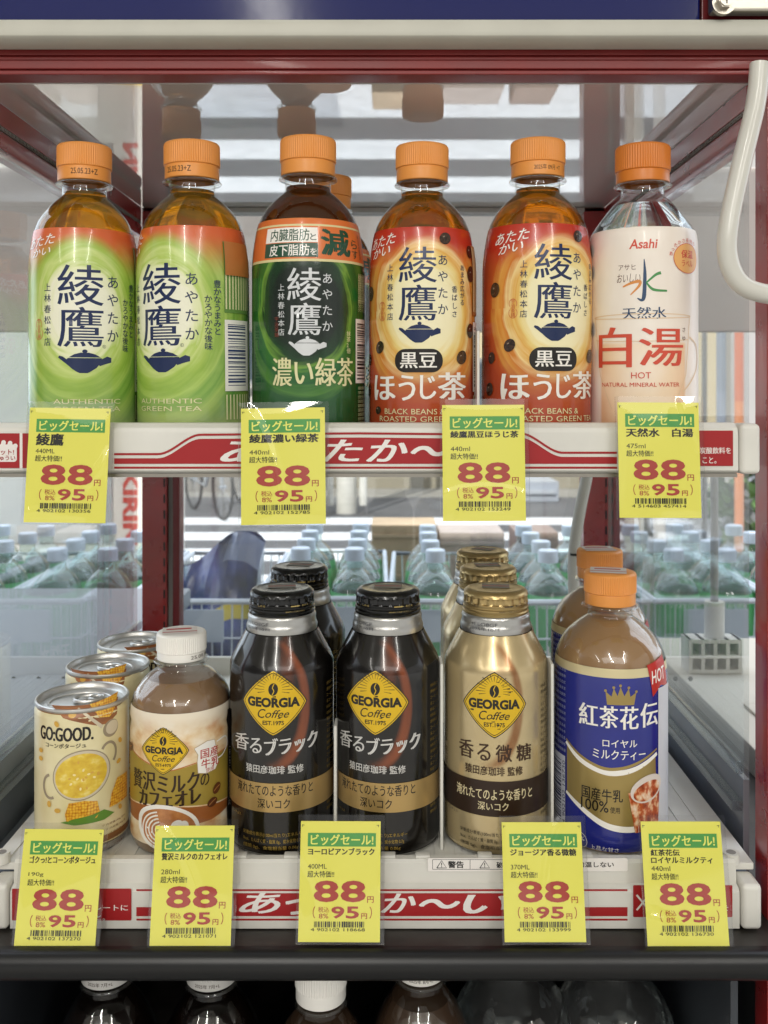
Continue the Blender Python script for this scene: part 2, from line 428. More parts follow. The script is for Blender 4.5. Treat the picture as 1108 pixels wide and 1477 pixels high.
class Plane:
    """a flat printed face: origin, right and up vectors (metres), marks in millimetres"""
    def __init__(s, o, rt, up): s.o = Vector(o); s.rt = Vector(rt).normalized(); s.up = Vector(up).normalized(); s.nn = s.rt.cross(s.up); s.bm = bmesh.new(); s.mats = []; s.n = 0
    def map(s, u, v, l): return s.o+s.rt*(u*.001)+s.up*(v*.001)+s.nn*(l*.001)
    def add(s, shape, m, lift=None):
        if m not in s.mats: s.mats.append(m)
        if lift is None: s.n += 1; lift = .06+.02*s.n
        put(s.bm, shape, s.map, lift, s.mats.index(m))
    def done(s, name, parent=None): return finish(name, s.bm, s.mats, parent, False)
def P2(frame, pts): return [(frame.u(x), frame.v(y)) for x, y in pts]
# ------------------------------------------------------------------ the warm drinks cabinet
RED = mat('cabinet red paint', '9a2423', .28, coat=.6, var=(40, .85, 1.1), spec=.6)
DRED = mat('dark red profile', '6a181c', .38, coat=.2)
CREAM = mat('cream plastic', 'bfbdb1', .42, var=(30, .93, 1.03))
NAVY = mat('navy gloss', '131a56', .12, spec=.16, bump=(120, .03, .001))
STEEL = mat('polished steel', 'b5afa3', .36, 1.0, bump=(60, .05, .0005))
WPLA = mat('white plastic', 'dcdad2', .38, var=(25, .90, 1.02))
GREYP = mat('grey white panel', 'b9b4ae', .5)
CEIL = mat('glossy ceiling panel', 'dcd7d3', .02, spec=1.0, coat=1.0, bump=(9, .012, .001)); CEIL.node_tree.nodes['Principled BSDF'].inputs['Coat Roughness'].default_value = .01; CEIL.node_tree.nodes['Principled BSDF'].inputs['Coat IOR'].default_value = 1.9
GASK = mat('grey gasket', '8b8783', .6)
BLACK = mat('black plastic', '0e0e0f', .35, spec=.5)
GLASS = pane('clear glass', (.95, .97, .97), 1.35, film=.028)
SLEEVE = pane('clear acrylic sleeve', (.985, .985, .985), 1.2, .03)

cab = empty('drinks_warmer', (0, .52, H-.29))
tag(cab, 'red framed glass drinks warmer with navy header holding two shelves of bottles', 'display cabinet')
def part(name, o):
    o.parent = cab; o.matrix_parent_inverse = Matrix.Translation((-cab.location.x, -cab.location.y, -cab.location.z)); return o
XL, XR, YF, YB = -.236, .2014, .517, .883
ZT = H+.1745
# header and trims
part('header', boxo('header_panel', (-.30, .507, H+.1985, .1675, .53, H+.34), NAVY, bev=.002))
part('', boxo('header_end', (.1685, .509, H+.1985, .26, .53, H+.34), DRED, bev=.001))
bm = bmesh.new(); prof = [(.500, .1885), (.4985, .1898), (.498, .1915), (.4982, .196), (.4995, .1985), (.507, .1995), (.512, .1995), (.512, .1872), (.505, .1870)]
ra = [bm.verts.new((-.30, y, H+z)) for y, z in prof]; rb = [bm.verts.new((.26, y, H+z)) for y, z in prof]
for i in range(len(prof)): bm.faces.new((ra[i], ra[(i+1) % len(prof)], rb[(i+1) % len(prof)], rb[i]))
bm.faces.new(ra[::-1]); bm.faces.new(rb)
part('', finish('front_trim', bm, CREAM, None, True, 30))
bm = bmesh.new()
for z0, z1, y in ((.1747, .1772, .5155), (.1774, .1822, .514), (.1824, .1846, .5148), (.1848, .1935, .5135)): box(bm, -.262, y, H+z0, .245, .53, H+z1, bev=.0006)
part('', finish('front_beam', bm, mat('front beam red', '7d2321', .42, coat=.08, var=(25, .88, 1.08))))
# hinge bracket with its bolt, top right
bk = part('', boxo('hinge_plate', (PX(1024, .5), .4965, PZ(20, .5), .25, .505, PZ(-30, .5)), STEEL, bev=.002))
bm = bmesh.new(); c = P(1044, 4, .494)
tube(bm, [c+Vector((0, .0025, 0)), c+Vector((0, -.0005, 0))], .0062, 24); tube(bm, [c+Vector((0, 0, 0)), c+Vector((0, -.004, 0))], .0042, 6)
tube(bm, [c+Vector((0, -.004, 0)), c+Vector((0, -.0047, 0))], .0034, 16)
b_ = finish('bolt', bm, STEEL, bk); bm = bmesh.new()
box(bm, c.x-.0022, c.y-.0049, c.z-.0003, c.x+.0022, c.y-.0046, c.z+.0003); box(bm, c.x-.0003, c.y-.00495, c.z-.0022, c.x+.0003, c.y-.0046, c.z+.0022)
b_ = finish('bolt_slot', bm, BLACK, bk)
# posts
def post(x0, x1, y0, y1, z0, z1, grooves=True):
    bm = bmesh.new(); box(bm, x0, y0, z0, x1, y1, z1, bev=.0012); return part('', finish('post', bm, RED))
post(.2055, .2355, .512, .530, H-.62, H+.1744); post(XL-.03, XL, .512, .530, H-.62, H+.1744)
def back_post(cx, s):
    bm = bmesh.new()
    box(bm, cx-.0155, .884, H-.2885, cx+.008, .905, H+.1742, 0, .001); box(bm, cx+.0085, .889, H-.2885, cx+.0125, .905, H+.1742, 1); box(bm, cx+.013, .886, H-.2885, cx+.0195, .905, H+.1742, 2, .001)
    for k in range(28): box(bm, cx+.005, .8835, H-.27+k*.015, cx+.0065, .8845, H-.262+k*.015, 3)
    o = part('', finish('back_post', bm, [RED, GASK, DRED, BLACK])); return o
back_post(PX(228, .883), 1); back_post(PX(866, .883), 1)
bm = bmesh.new(); box(bm, XL, .884, H+.1695, XR, .905, H+.1742, 0, .001); part('', finish('back_beam', bm, GREYP))
# ceiling sheet and the rails under it
part('', boxo('top_panel', (-.262, .5305, H+.188, .245, .906, H+.1985), mat('roof sheet grey', '9a9a98', .5)))
part('', boxo('ceiling_panel', (XL, .531, ZT, XR, .905, ZT+.006), CEIL))
for s, x in ((1, XR), (-1, XL)):
    bm = bmesh.new(); box(bm, x, .531, ZT-.0135, x+s*.02, .883, ZT-.0002, 0, .0008); box(bm, x-s*.001, .531, ZT-.0285, x+s*.016, .883, ZT-.0165, 0, .003)
    part('', finish('side_rail', bm, RED))
    bm = bmesh.new(); box(bm, x+s*.0002, .531, ZT-.0163, x+s*.014, .883, ZT-.0137)
    for k in range(60): box(bm, x-s*.0006, .535+k*.0058, ZT-.0156, x+s*.001, .5378+k*.0058, ZT-.0144)
    part('', finish('gasket', bm, GASK))
    part('', boxo('side_pane', (x+s*.004, .5455, H-.226, x+s*.007, .8835, ZT-.0287), GLASS))
    bm = bmesh.new(); box(bm, x-s*.0005, .5455, H-.2235, x+s*.0035, .883, H-.2155, 0, .001); box(bm, x-s*.003, .5455, H-.2448, x+s*.0035, .883, H-.2385, 0, .001)
    part('', finish('pane_channel', bm, pane('clear channel', (.80, .84, .85), 1.5, .08)))
    part('', boxo('kick_panel', (x+s*.0037, .546, H-.287, x+s*.0072, .883, H-.2262), mat('slate side panel', '767c84', .25, coat=.3)))
part('', boxo('back_pane', (XL+.004, .8950, H-.255, XR-.004, .8975, H+.1692), GLASS))
part('', boxo('base', (XL, .531, H-.2885, XR, .883, H-.272), mat('grey base', '5d636b', .6)))
# white bent handle at the right front
bm = bmesh.new()
tube(bm, spline([P(1096, 92, .500), P(1090, 150, .499), P(1070, 235, .496), P(1052, 320, .494), P(1050, 370, .494), P(1066, 407, .494), P(1100, 423, .494), P(1150, 426, .495), P(1190, 427, .51)], 8), .0052, 16)
part('', finish('handle', bm, mat('ivory tube', 'cfcdc4', .28, coat=.3, bump=(30, .05, .001))))
# cable tied along the back post
bm = bmesh.new(); tube(bm, spline([P(849, 660, .875), P(846, 690, .875), P(836, 740, .875), P(828, 800, .876), P(829, 870, .876), P(838, 960, .878)], 8), .0055, 12)
o = finish('cable', bm, mat('white cable', 'cfccc2', .5)); part('', o)
bm = bmesh.new(); tube(bm, [P(831, 799, .875)+Vector((0, 0, -.001)), P(831, 799, .875)+Vector((0, 0, .001))], .0066, 12); part('', finish('cable_tie', bm, BLACK))

# ------------------------------------------------------------------ shelf trays with printed lips
INKW = mat('white ink', 'e9e4df', .45); INKR = mat('banner red', 'a01c20', .4); INKK = mat('black ink', '191718', .45); INKG = mat('grey ink', '55565a', .5)
def tray(name, label, zt, zb, d, ends, zfloor, parts):
    t = empty(name, (0, d, H+zfloor)); tag(t, label, 'shelf', 'white shelf trays of the warmer')
    def pt(o): o.parent = t; o.matrix_parent_inverse = Matrix.Translation(-t.location); return o
    bm = bmesh.new(); xa = -.2215 if zfloor < -.1 else XL+.002; box(bm, xa, d+.010, H+zfloor-.004, XR-.002, .862, H+zfloor, 0, .0008)
    for k in range(36): xx = xa+.006+k*(XR-xa-.012)/36; box(bm, xx, d+.012, H+zfloor-.001, xx+.0035, .858, H+zfloor+.0007)
    box(bm, XL+.002, .8565, H+zfloor-.004, XR-.002, .862, H+zfloor+.016, 0, .0008)
    pt(finish('tray_floor', bm, WPLA))
    return t, pt
# --- upper
t, pt = tray('shelf_tray', 'upper white shelf tray with curved red banner on its lip, under the tea bottles', -.0169, -.0433, .505, None, -.038, None)
bm = bmesh.new(); prof = [(.505, -.0425), (.505, -.0225), (.5065, -.0195), (.510, -.0172), (.516, -.0169), (.518, -.0185), (.518, -.043), (.507, -.0440)]
x0, x1 = -.245, .187
ra = [bm.verts.new((x0, y, H+z)) for y, z in prof]; rb = [bm.verts.new((x1, y, H+z)) for y, z in prof]
for i in range(len(prof)): bm.faces.new((ra[i], ra[(i+1) % len(prof)], rb[(i+1) % len(prof)], rb[i]))
bm.faces.new(ra[::-1]); bm.faces.new(rb); pt(finish('lip', bm, WPLA, None, True, 30))
pt(boxo('end_cap', (.1874, .5025, H-.0445, .1985, .519, H-.0172), WPLA, bev=.0028, seg=3))
pt(boxo('rail', (x0, .5062, H-.0462, .187, .512, H-.0442), mat('bare aluminium', '9a958c', .35, .9)))
U = lambda x: (x-565)*.505/1350*1000
V = lambda y: (565-y)*.505/1350*1000
pl = Plane((0, .5048, H), (1, 0, 0), (0, 0, 1))
def band_curve(ys, off=0):
    L_ = lambda x: 655-28*(lambda t: t*t*(3-2*t))(max(0, min(1, (x-228)/62)))
    R_2 = lambda x: 653-28*(lambda t: t*t*(3-2*t))(max(0, min(1, (812-x)/62)))
    return [(165, 655)]+[(x, L_(x)+off) for x in range(222, 297, 5)]+[(x, 627-2*(1-abs(x-515)/215)) for x in range(310, 730, 30)]+[(x, R_2(x)+off) for x in range(745, 821, 5)]+[(890, 653)]
pts = band_curve(0); low = [(890, 669), (165, 669)]
pl.add(poly([(U(x), V(y+6)) for x, y in pts]+[(U(x), V(y)) for x, y in low]), INKR)
pl.add(stroke([(U(x), V(y)) for x, y in pts], 1.15), INKR)
pl.add(stroke([(U(165), V(674.5)), (U(890), V(674.5))], 1.1), INKR)
for s, a, b, y0, y1 in (('あ', 318, 396, 632, 668), ('っ', 402, 450, 640, 668), ('た', 464, 524, 634, 666), ('か', 528, 588, 634, 666), ('〜', 592, 650, 643, 658), ('い', 664, 738, 635, 666)):
    pl.add(T(s, U(a), V(y1), U(b), V(y0), .022, .25), INKW)
pl.add(rect(U(-10), V(675), U(156), V(625)), INKR); pl.add(rect(U(29), V(676), U(33), V(624)), INKW)
pl.add(rect(U(1000), V(672), U(1057), V(621)), INKR)
for q, (s, x, y) in enumerate((('炭酸飲料を', 1009, 650), ('こと。', 1013, 664))): pl.add(T(s, U(x), V(y+4.5), U(x+(45 if q == 0 else 20)), V(y-5), .012), INKW)
# the hand sign
hand = (rrect(U(-14), V(666), U(25), V(641), 1.6), *[stroke([(U(a), V(650)), (U(b), V(c))], 2.5) for a, b, c in ((-8, -10, 640), (3, 6, 638), (12, 15.5, 639), (20, 23, 643))], *[ellp(U(b), V(c), 1.25, 1.25, 12) for b, c in ((-10, 640), (6, 638), (15.5, 639), (23, 643))])
[pl.add(q_, INKW) for q_ in hand]; pl.add(T('ホット!', U(-8), V(656), U(21), V(648), .015), INKR); pl.add(T('ちゅうい', U(-8), V(664), U(23), V(657), .015), INKR)
pt(pl.done('banner'))
# slim white plate put in for the bright gap between two bottles
for px, h_ in ((690, .072),):
    boxd = boxo('gap_plate', (PX(px, .53)-.0008, .53, H-.0375, PX(px, .53)+.0008, .542, H-.0375+h_), WPLA, bev=.0005); pt(boxd)
# --- lower
t, pt = tray('shelf_tray', 'lower white shelf tray with straight red banner and warning strip, under the coffee bottles', -.2544, -.289, .505, None, -.2592, None)
bm = bmesh.new(); prof = [(.503, -.2885), (.503, -.2690), (.5045, -.2675), (.5078, -.2665), (.5085, -.2562), (.510, -.2546), (.514, -.2544), (.5155, -.256), (.5155, -.2885)]
x0, x1 = -.205, .187
ra = [bm.verts.new((x0, y, H+z)) for y, z in prof]; rb = [bm.verts.new((x1, y, H+z)) for y, z in prof]
for i in range(len(prof)): bm.faces.new((ra[i], ra[(i+1) % len(prof)], rb[(i+1) % len(prof)], rb[i]))
bm.faces.new(ra[::-1]); bm.faces.new(rb)
for px in (235, 345, 420, 470, 560, 610, 700, 760, 845): box(bm, PX(px, .511)-.004, .5108, H-.2550, PX(px, .511)+.004, .516, H-.2532, 0, .0006)
pt(finish('lip', bm, WPLA, None, True, 30))
for a, b in ((.1874, .1985), (-.2165, -.2054)): pt(boxo('end_cap', (a, .5005, H-.2885, b, .5175, H-.2640), WPLA, bev=.0028, seg=3))
for x in (PX(1055, .515), PX(2, .515)):
    bm = bmesh.new(); tube(bm, [(x, .5155, H-.2590), (x, .5155, H-.2535)], .0045, 20); pg = pt(finish('peg_socket', bm, WPLA))
    bm = bmesh.new(); tube(bm, [(x, .5155, H-.2600), (x, .5155, H-.25335)], .0026, 16); h_ = finish('peg_hole', bm, GASK); h_.parent = pg; h_.matrix_parent_inverse = Matrix.Translation(-t.location).inverted() @ Matrix.Translation(-t.location)
pl = Plane((0, .5028, H), (1, 0, 0), (0, 0, 1)); k_ = .503/1350*1000
U = lambda x: (x-565)*k_
V = lambda y: (565-y)*k_
pl.add(rect(U(337), V(1321), U(737), V(1288)), INKR)
for y in (1283.5, 1326): pl.add(stroke([(U(197), V(y)), (U(905), V(y))], 1.0), INKR)
for a, b in ((197, 330), (742, 905)): pl.add(rect(U(a), V(1321), U(b), V(1308)), INKR)
for s, a, b, y0, y1 in (('あ', 345, 405, 1287, 1317), ('っ', 412, 455, 1295, 1319), ('た', 470, 540, 1288, 1318), ('か', 549, 600, 1288, 1316), ('〜', 604, 664, 1296, 1310), ('い', 668, 735, 1290, 1317)):
    pl.add(T(s, U(a), V(y1), U(b), V(y0), .022, .25), INKW)
pl.add(rrect(U(18), V(1327), U(190), V(1281), .6), INKR); pl.add(rrect(U(913), V(1322), U(1056), V(1276), .6), INKR)
pl.add(T('中央のプレートに', U(85), V(1313), U(185), V(1304), .012), INKW); pl.add(T('触れないこと。', U(85), V(1327), U(152), V(1318), .012), INKW)
pl.add(stroke([(U(918), V(1290)), (U(936), V(1312))], 1.0), INKW); pl.add(stroke([(U(936), V(1290)), (U(918), V(1312))], 1.0), INKW); pl.add(T('高温を', U(1015), V(1313), U(1050), V(1304), .012), INKW)
pt(pl.done('banner'))
pl = Plane((0, .5074, H), (1, 0, 0), (0, 0, 1)); k_ = .508/1350*1000
pl.add(rrect(U(617), V(1256), U(905), V(1237), 1.0), INKW, .03)
pl.add(join(stroke([(U(624), V(1253)), (U(624), V(1239)), ], .25), stroke([(U(678), V(1253)), (U(678), V(1239))], .25), stroke([(U(624), V(1239)), (U(735), V(1239))], .25), stroke([(U(624), V(1253)), (U(735), V(1253))], .25), stroke([(U(735), V(1253)), (U(735), V(1239))], .25)), INKK)
for cx in (637, 699):
    a = [(cx-7, 1251), (cx, 1240.5), (cx+7, 1251), (cx-7, 1251)]
    pl.add(stroke([(U(x), V(y)) for x, y in a], .45), INKK); pl.add(join(rect(U(cx-.6), V(1247.5), U(cx+.6), V(1243.5)), rect(U(cx-.6), V(1250), U(cx+.6), V(1248.6))), INKK)
pl.add(T('警告', U(646), V(1251), U(669), V(1241), .03), INKK); pl.add(T('破裂', U(716), V(1251), U(732), V(1242), .03), INKK)
pl.add(T('お願い 商品以外は加温しない', U(745), V(1250), U(885), V(1242), .015), INKK)
pt(pl.done('warning_strip'))
for px, h_ in ((484, .07), (637, .105), (796, .105)):
    pt(boxo('gap_plate', (PX(px, .53)-.0009, .528, H-.2587, PX(px, .53)+.0009, .542, H-.2587+h_), WPLA, bev=.0006))
for px in list(range(20, 560, 36))+list(range(930, 1010, 22)):
    bm = bmesh.new(); c = P(px, 979, .8562); tube(bm, [c, c+Vector((0, -.0004, 0))], .0022, 10); pt(finish('peg_hole', bm, BLACK))

# ------------------------------------------------------------------ black counter edge and the bay below
ct = empty('display_rack', (0, .62, 0)); tag(ct, 'dark rack with rounded black shelf edge carrying the warmer above chilled bottles', 'rack')
SLATE = mat('dark slate laminate', '2b2825', .42, var=(55, .55, 1.5), bump=(200, .1, .0005))
o = boxo('counter_top', (-.42, .4865, H-.3025, .42, .98, H-.2892), SLATE); o.parent = ct; o.matrix_parent_inverse = Matrix.Translation((0, -.62, 0))
bm = bmesh.new()
prof = []
for k in range(13): a = -PI/2+PI*k/12; prof.append((.4845-.0065*math.cos(a), -.2962+.0078*math.sin(a)))
prof = [(.4868, -.3042)]+prof+[(.4868, -.2882)]
ra = [bm.verts.new((-.42, y, H+z)) for y, z in prof]; rb = [bm.verts.new((.205, y, H+z)) for y, z in prof]
for i in range(len(prof)-1): bm.faces.new((ra[i], ra[i+1], rb[i+1], rb[i]))
bm.faces.new(rb); bm.faces.new(ra[::-1])
def ctp(o): o.parent = ct; o.matrix_parent_inverse = Matrix.Translation((0, -.62, 0)); return o
ctp(finish('edge_strip', bm, mat('black rubber edge', '101011', .34, bump=(300, .05, .0003))))
ctp(boxo('lower_shelf', (-.42, .50, H-.56, .42, .98, H-.545), SLATE))
ctp(boxo('shade_board', (-.42, .965, H-.54, .42, .98, H-.303), mat('bay shade black', '0a0a0b', .6)))  # black sheet standing in for the unlit depth of the bay
for x in (-.2365, .1865): ctp(boxo('bay_side', (x, .515, H-.545, x+.004, .965, H-.303), mat('smoked side', '3c4046', .3)))
for x in (-.40, .36):
    for y in (.53, .92): ctp(boxo('leg', (x, y, 0, x+.04, y+.04, H-.56), BLACK))

# ------------------------------------------------------------------ price tags
YEL = mat('yellow card', 'ebe662', .55); GRN = mat('green print', '4f9d4a', .5); YTX = mat('yellow print', 'f0ee70', .5); PRED = mat('price red', 'ad4136', .5); K2 = mat('tag black', '23221d', .5)
TAGS = 0
def price_tag(tl, tr, bl, br, dt, db, name, vol, code, label, twoline=False):
    """corners of the card in the photo; top at depth dt, bottom at depth db"""
    global TAGS; TAGS += 1
    a, b = P(*bl, db), P(*br, db); c, d = P(*tl, dt), P(*tr, dt)
    o = (a+b)/2; rt = (b-a+d-c); rt.y = 0; rt = rt.normalized(); up = ((c+d)/2-o); up = (up-rt*up.dot(rt))
    hgt = up.length*1000; wid = ((b-a).length+(d-c).length)/2*1000
    if rt.cross(up).y > 0: pass
    t = empty('price_tag', o); tag(t, label, 'price tag', 'yellow sale price tags clipped along the shelf lips')
    pl = Plane((0, 0, 0), rt, up); k = wid/362
    X = lambda x: (x-281)*k
    Y = lambda y: (575-y)*hgt/505
    # card body as a thin slab
    bm = pl.bm; pl.mats.append(YEL)
    n = pl.nn; q = [(-wid/2, 0), (wid/2, 0), (wid/2, hgt), (-wid/2, hgt)]
    fr = [bm.verts.new(pl.map(u, v, 0)) for u, v in q]; bk = [bm.verts.new(pl.map(u, v, -.35)) for u, v in q]
    bm.faces.new(fr); bm.faces.new(bk[::-1])
    for i in range(4): bm.faces.new((fr[i], bk[i], bk[(i+1) % 4], fr[(i+1) % 4]))
    pl.add(rect(X(133), Y(178), X(441), Y(120)), GRN)
    pl.add(T('ビッグセール!', X(146), Y(172), X(430), Y(126), .022), YTX)
    if twoline:
        pl.add(T(name[0], X(137), Y(211), X(268), Y(184), .03), K2); pl.add(T(name[1], X(137), Y(242), X(414), Y(215), .03), K2)
    else:
        n_ = len(name); x1 = X(135)+min((X(435)-X(135)), n_*k*62)
        hh = 56 if n_ <= 3 else (40 if n_ <= 7 else 32)
        pl.add(T(name, X(135), Y(182+hh), x1, Y(184), .035), K2)
    pl.add(T(vol, X(136), Y(272), X(136+17*len(vol)), Y(252), 0), K2)
    pl.add(T('超大特価!!', X(135), Y(308), X(255), Y(281), .006), K2)
    pl.add(T('8', X(165), Y(411), X(276), Y(321), .028), PRED); pl.add(T('8', X(285), Y(411), X(397), Y(321), .028), PRED)
    pl.add(T('円', X(404), Y(413), X(433), Y(386), .012), PRED)
    pl.add(arcs(X(186), Y(453), 22*k, 30*k, PI*.72, PI*1.28, .35), PRED); pl.add(arcs(X(402), Y(453), 22*k, 30*k, -PI*.28, PI*.28, .35), PRED)
    pl.add(T('税込', X(186), Y(453), X(235), Y(430)), PRED); pl.add(T('8%', X(190), Y(478), X(232), Y(458)), PRED)
    pl.add(T('9', X(245), Y(478), X(303), Y(428), .025), PRED); pl.add(T('5', X(310), Y(478), X(368), Y(428), .025), PRED)
    pl.add(T('円', X(378), Y(479), X(404), Y(456), .012), PRED)
    pl.add(bars(X(170), Y(514), X(398), Y(490), code, 56), K2)
    pl.add(T(code, X(155), Y(530), X(395), Y(517), 0), K2)
    for sx in (108, 452): pl.add(join(stroke([(X(sx), Y(94)), (X(sx), Y(84))], .22), stroke([(X(sx-8 if sx > 200 else sx-3), Y(86)), (X(sx+3 if sx > 200 else sx+8), Y(86))], .22)), K2)
    pl.done('card', t)
    # the sleeve: two sheets, folded at the foot, open at the top
    bm = bmesh.new(); e = 1.6
    for l in (.75, -.75):
        q = [(-wid/2-e*.8, -1.0), (wid/2+e*1.4, -1.0), (wid/2+e*1.4, hgt+3.2), (-wid/2-e*.8, hgt+3.2)]
        NX, NY = (36, 54) if l > 0 else (8, 10); grid = []
        rnd = random.Random(TAGS*7)
        # creases in the loose front film: arcs (centre, radius, width, height)
        cr = {1: [(-30, 62, 58, 2.2, .55)], 2: [(-90, 10, 88, 1.6, .8)], 3: [(0, -40, 58, 1.5, .6), (4, -52, 55, 1.8, .5)], 4: [(60, 70, 52, 2.0, .5)], 6: [(-60, 8, 66, 1.8, .6)], 9: [(-22, -6, 20, 3.0, .9)]}.get(TAGS, [(rnd.uniform(-80, 80), rnd.uniform(-60, 90), rnd.uniform(60, 90), 2.2, .5)])
        for j in range(NY+1):
            row = []
            for i in range(NX+1):
                u = q[0][0]+(q[1][0]-q[0][0])*i/NX; v = q[0][1]+(q[2][1]-q[0][1])*j/NY
                edge = min(1, 4*math.sin(PI*j/NY))*min(1, 4*math.sin(PI*i/NX))
                bow = .55*math.sin(PI*j/NY)*math.sin(PI*i/NX)*(1 if l > 0 else -.4)
                if l > 0: bow += edge*(.22*(1+math.sin(3.1*i/NX+TAGS)*math.sin(5*j/NY+TAGS*2))+sum(h_*math.exp(-((math.hypot(u-cx, v-cy)-r_)/w_)**2) for cx, cy, r_, w_, h_ in cr))
                row.append(bm.verts.new(pl.map(u, v, l+bow)))
            grid.append(row)
        for j in range(NY):
            for i in range(NX): bm.faces.new((grid[j][i], grid[j][i+1], grid[j+1][i+1], grid[j+1][i]))
    a = pl.map(-wid/2-e*.8, -1.0, .75); b = pl.map(wid/2+e*1.4, -1.0, -.75)
    q = [bm.verts.new(pl.map(u, -1.02, l)) for u, l in ((-wid/2-e*.8, .75), (-wid/2-e*.8, -.75), (wid/2+e*1.4, -.75), (wid/2+e*1.4, .75))]; bm.faces.new(q)
    for u in (-wid/2-e*.8, wid/2+e*1.4):
        q = [bm.verts.new(pl.map(u, v, l)) for v, l in ((-1, .78), (-1, -.78), (hgt+3.2, -.78), (hgt+3.2, .78))]; bm.faces.new(q)
    finish('sleeve', bm, SLEEVE, t, True, 60)
    return t
S = 'yellow 88 yen tag for '
price_tag((39, 588), (155, 589), (34, 753), (152, 755), .500, .493, '綾鷹', '440ML', '4 902102 130356', S+'the green tea, at the left end of the upper lip')
price_tag((345, 590), (466, 587), (348, 757), (470, 756), .499, .493, '綾鷹濃い緑茶', '440ml', '4 902102 152785', S+'the strong green tea, below the dark green bottle')
price_tag((639, 585), (757, 583), (639, 751), (759, 752), .499, .494, '綾鷹黒豆ほうじ茶', '440ml', '4 902102 153249', S+'the black bean roasted tea, below the orange bottles')
price_tag((889, 581), (1004, 580), (893, 746), (1013, 748), .499, .493, '天然水　白湯', '475ml', '4 514603 457414', S+'hot mineral water, at the right end of the upper lip')
price_tag((29, 1195), (144, 1197), (20, 1372), (136, 1372), .5005, .4865, 'ゴクっ!とコーンポタージュ', '190g', '4 902102 137270', S+'the corn soup, in front of the cream can')
price_tag((226, 1192), (337, 1190), (214, 1368), (334, 1369), .5005, .4865, '贅沢ミルクのカフェオレ', '280ml', '4 902102 121071', S+'the milk coffee, below the small white capped bottle')
price_tag((432, 1184), (547, 1185), (430, 1359), (548, 1359), .5005, .4865, 'ヨーロピアンブラック', '400ML', '4 902102 118668', S+'the black coffee, between the two black bottles')
price_tag((722, 1186), (836, 1186), (728, 1359), (846, 1359), .5005, .4865, 'ジョージア香る微糖', '370ML', '4 902102 133999', S+'the low sugar coffee, below the gold bottle')
price_tag((912, 1185), (1024, 1185), (933, 1366), (1054, 1366), .5005, .4865, ('紅茶花伝', 'ロイヤルミルクティ'), '440ml', '4 902102 136730', S+'milk tea, leaning at the right end of the lower lip', True)
# ------------------------------------------------------------------ drinks
PET = pane('clear bottle plastic', (.97, .98, .97), 1.35, .015, 1.55, (90, .35, .0012))
ORANGE = mat('orange cap plastic', 'e3964a', .38, spec=.45); WCAP = mat('white cap plastic', 'ece9e2', .35)
DATE = mat('date ink', '3a2a18', .6)
def liquid(name, col, glow=.22):
    """clear coloured drink: what is behind shows tinted, a little light scatters in it"""
    m = bpy.data.materials.new(name); m.use_nodes = True; nt = m.node_tree; nt.nodes.clear()
    o = nt.nodes.new('ShaderNodeOutputMaterial'); a = nt.nodes.new('ShaderNodeMixShader'); a.inputs[0].default_value = glow
    tr = nt.nodes.new('ShaderNodeBsdfRefraction'); tr.inputs['Color'].default_value = (*col, 1); tr.inputs['IOR'].default_value = 1.3; tr.inputs['Roughness'].default_value = .02
    b = nt.nodes.new('ShaderNodeMixShader'); d = nt.nodes.new('ShaderNodeBsdfDiffuse'); t = nt.nodes.new('ShaderNodeBsdfTranslucent')
    for n in (d, t): n.inputs['Color'].default_value = (*[c*.9 for c in col], 1)
    nt.links.new(d.outputs[0], b.inputs[1]); nt.links.new(t.outputs[0], b.inputs[2]); nt.links.new(tr.outputs[0], a.inputs[1]); nt.links.new(b.outputs[0], a.inputs[2]); nt.links.new(a.outputs[0], o.inputs[0]); return m
TEA = liquid('pale brown tea', (.94, .54, .075)); DTEA = liquid('dark brown tea', (.46, .16, .04)); ROAST = liquid('roasted tea', (.94, .46, .055)); WATER = mat('water', (.97, .985, 1.0), .02, trans=1.0, ior=1.2)
MILK = mat('milk tea liquid', '9c7852', .25, coat=.5); MILK2 = mat('milk coffee liquid', '8a6c50', .3, coat=.5)
NAVYI = mat('navy brush ink', '15264f', .3, coat=.3); CREAMI = mat('cream print', 'ded9a8', .35); SEAL = mat('seal red', 'c2633a', .4)
WI = mat('white label ink', 'f0ece4', .3, coat=.3); KI = mat('black label ink', '1a1410', .3, coat=.3); GOLDI = mat('gold print', 'b89a4a', .3, .6)

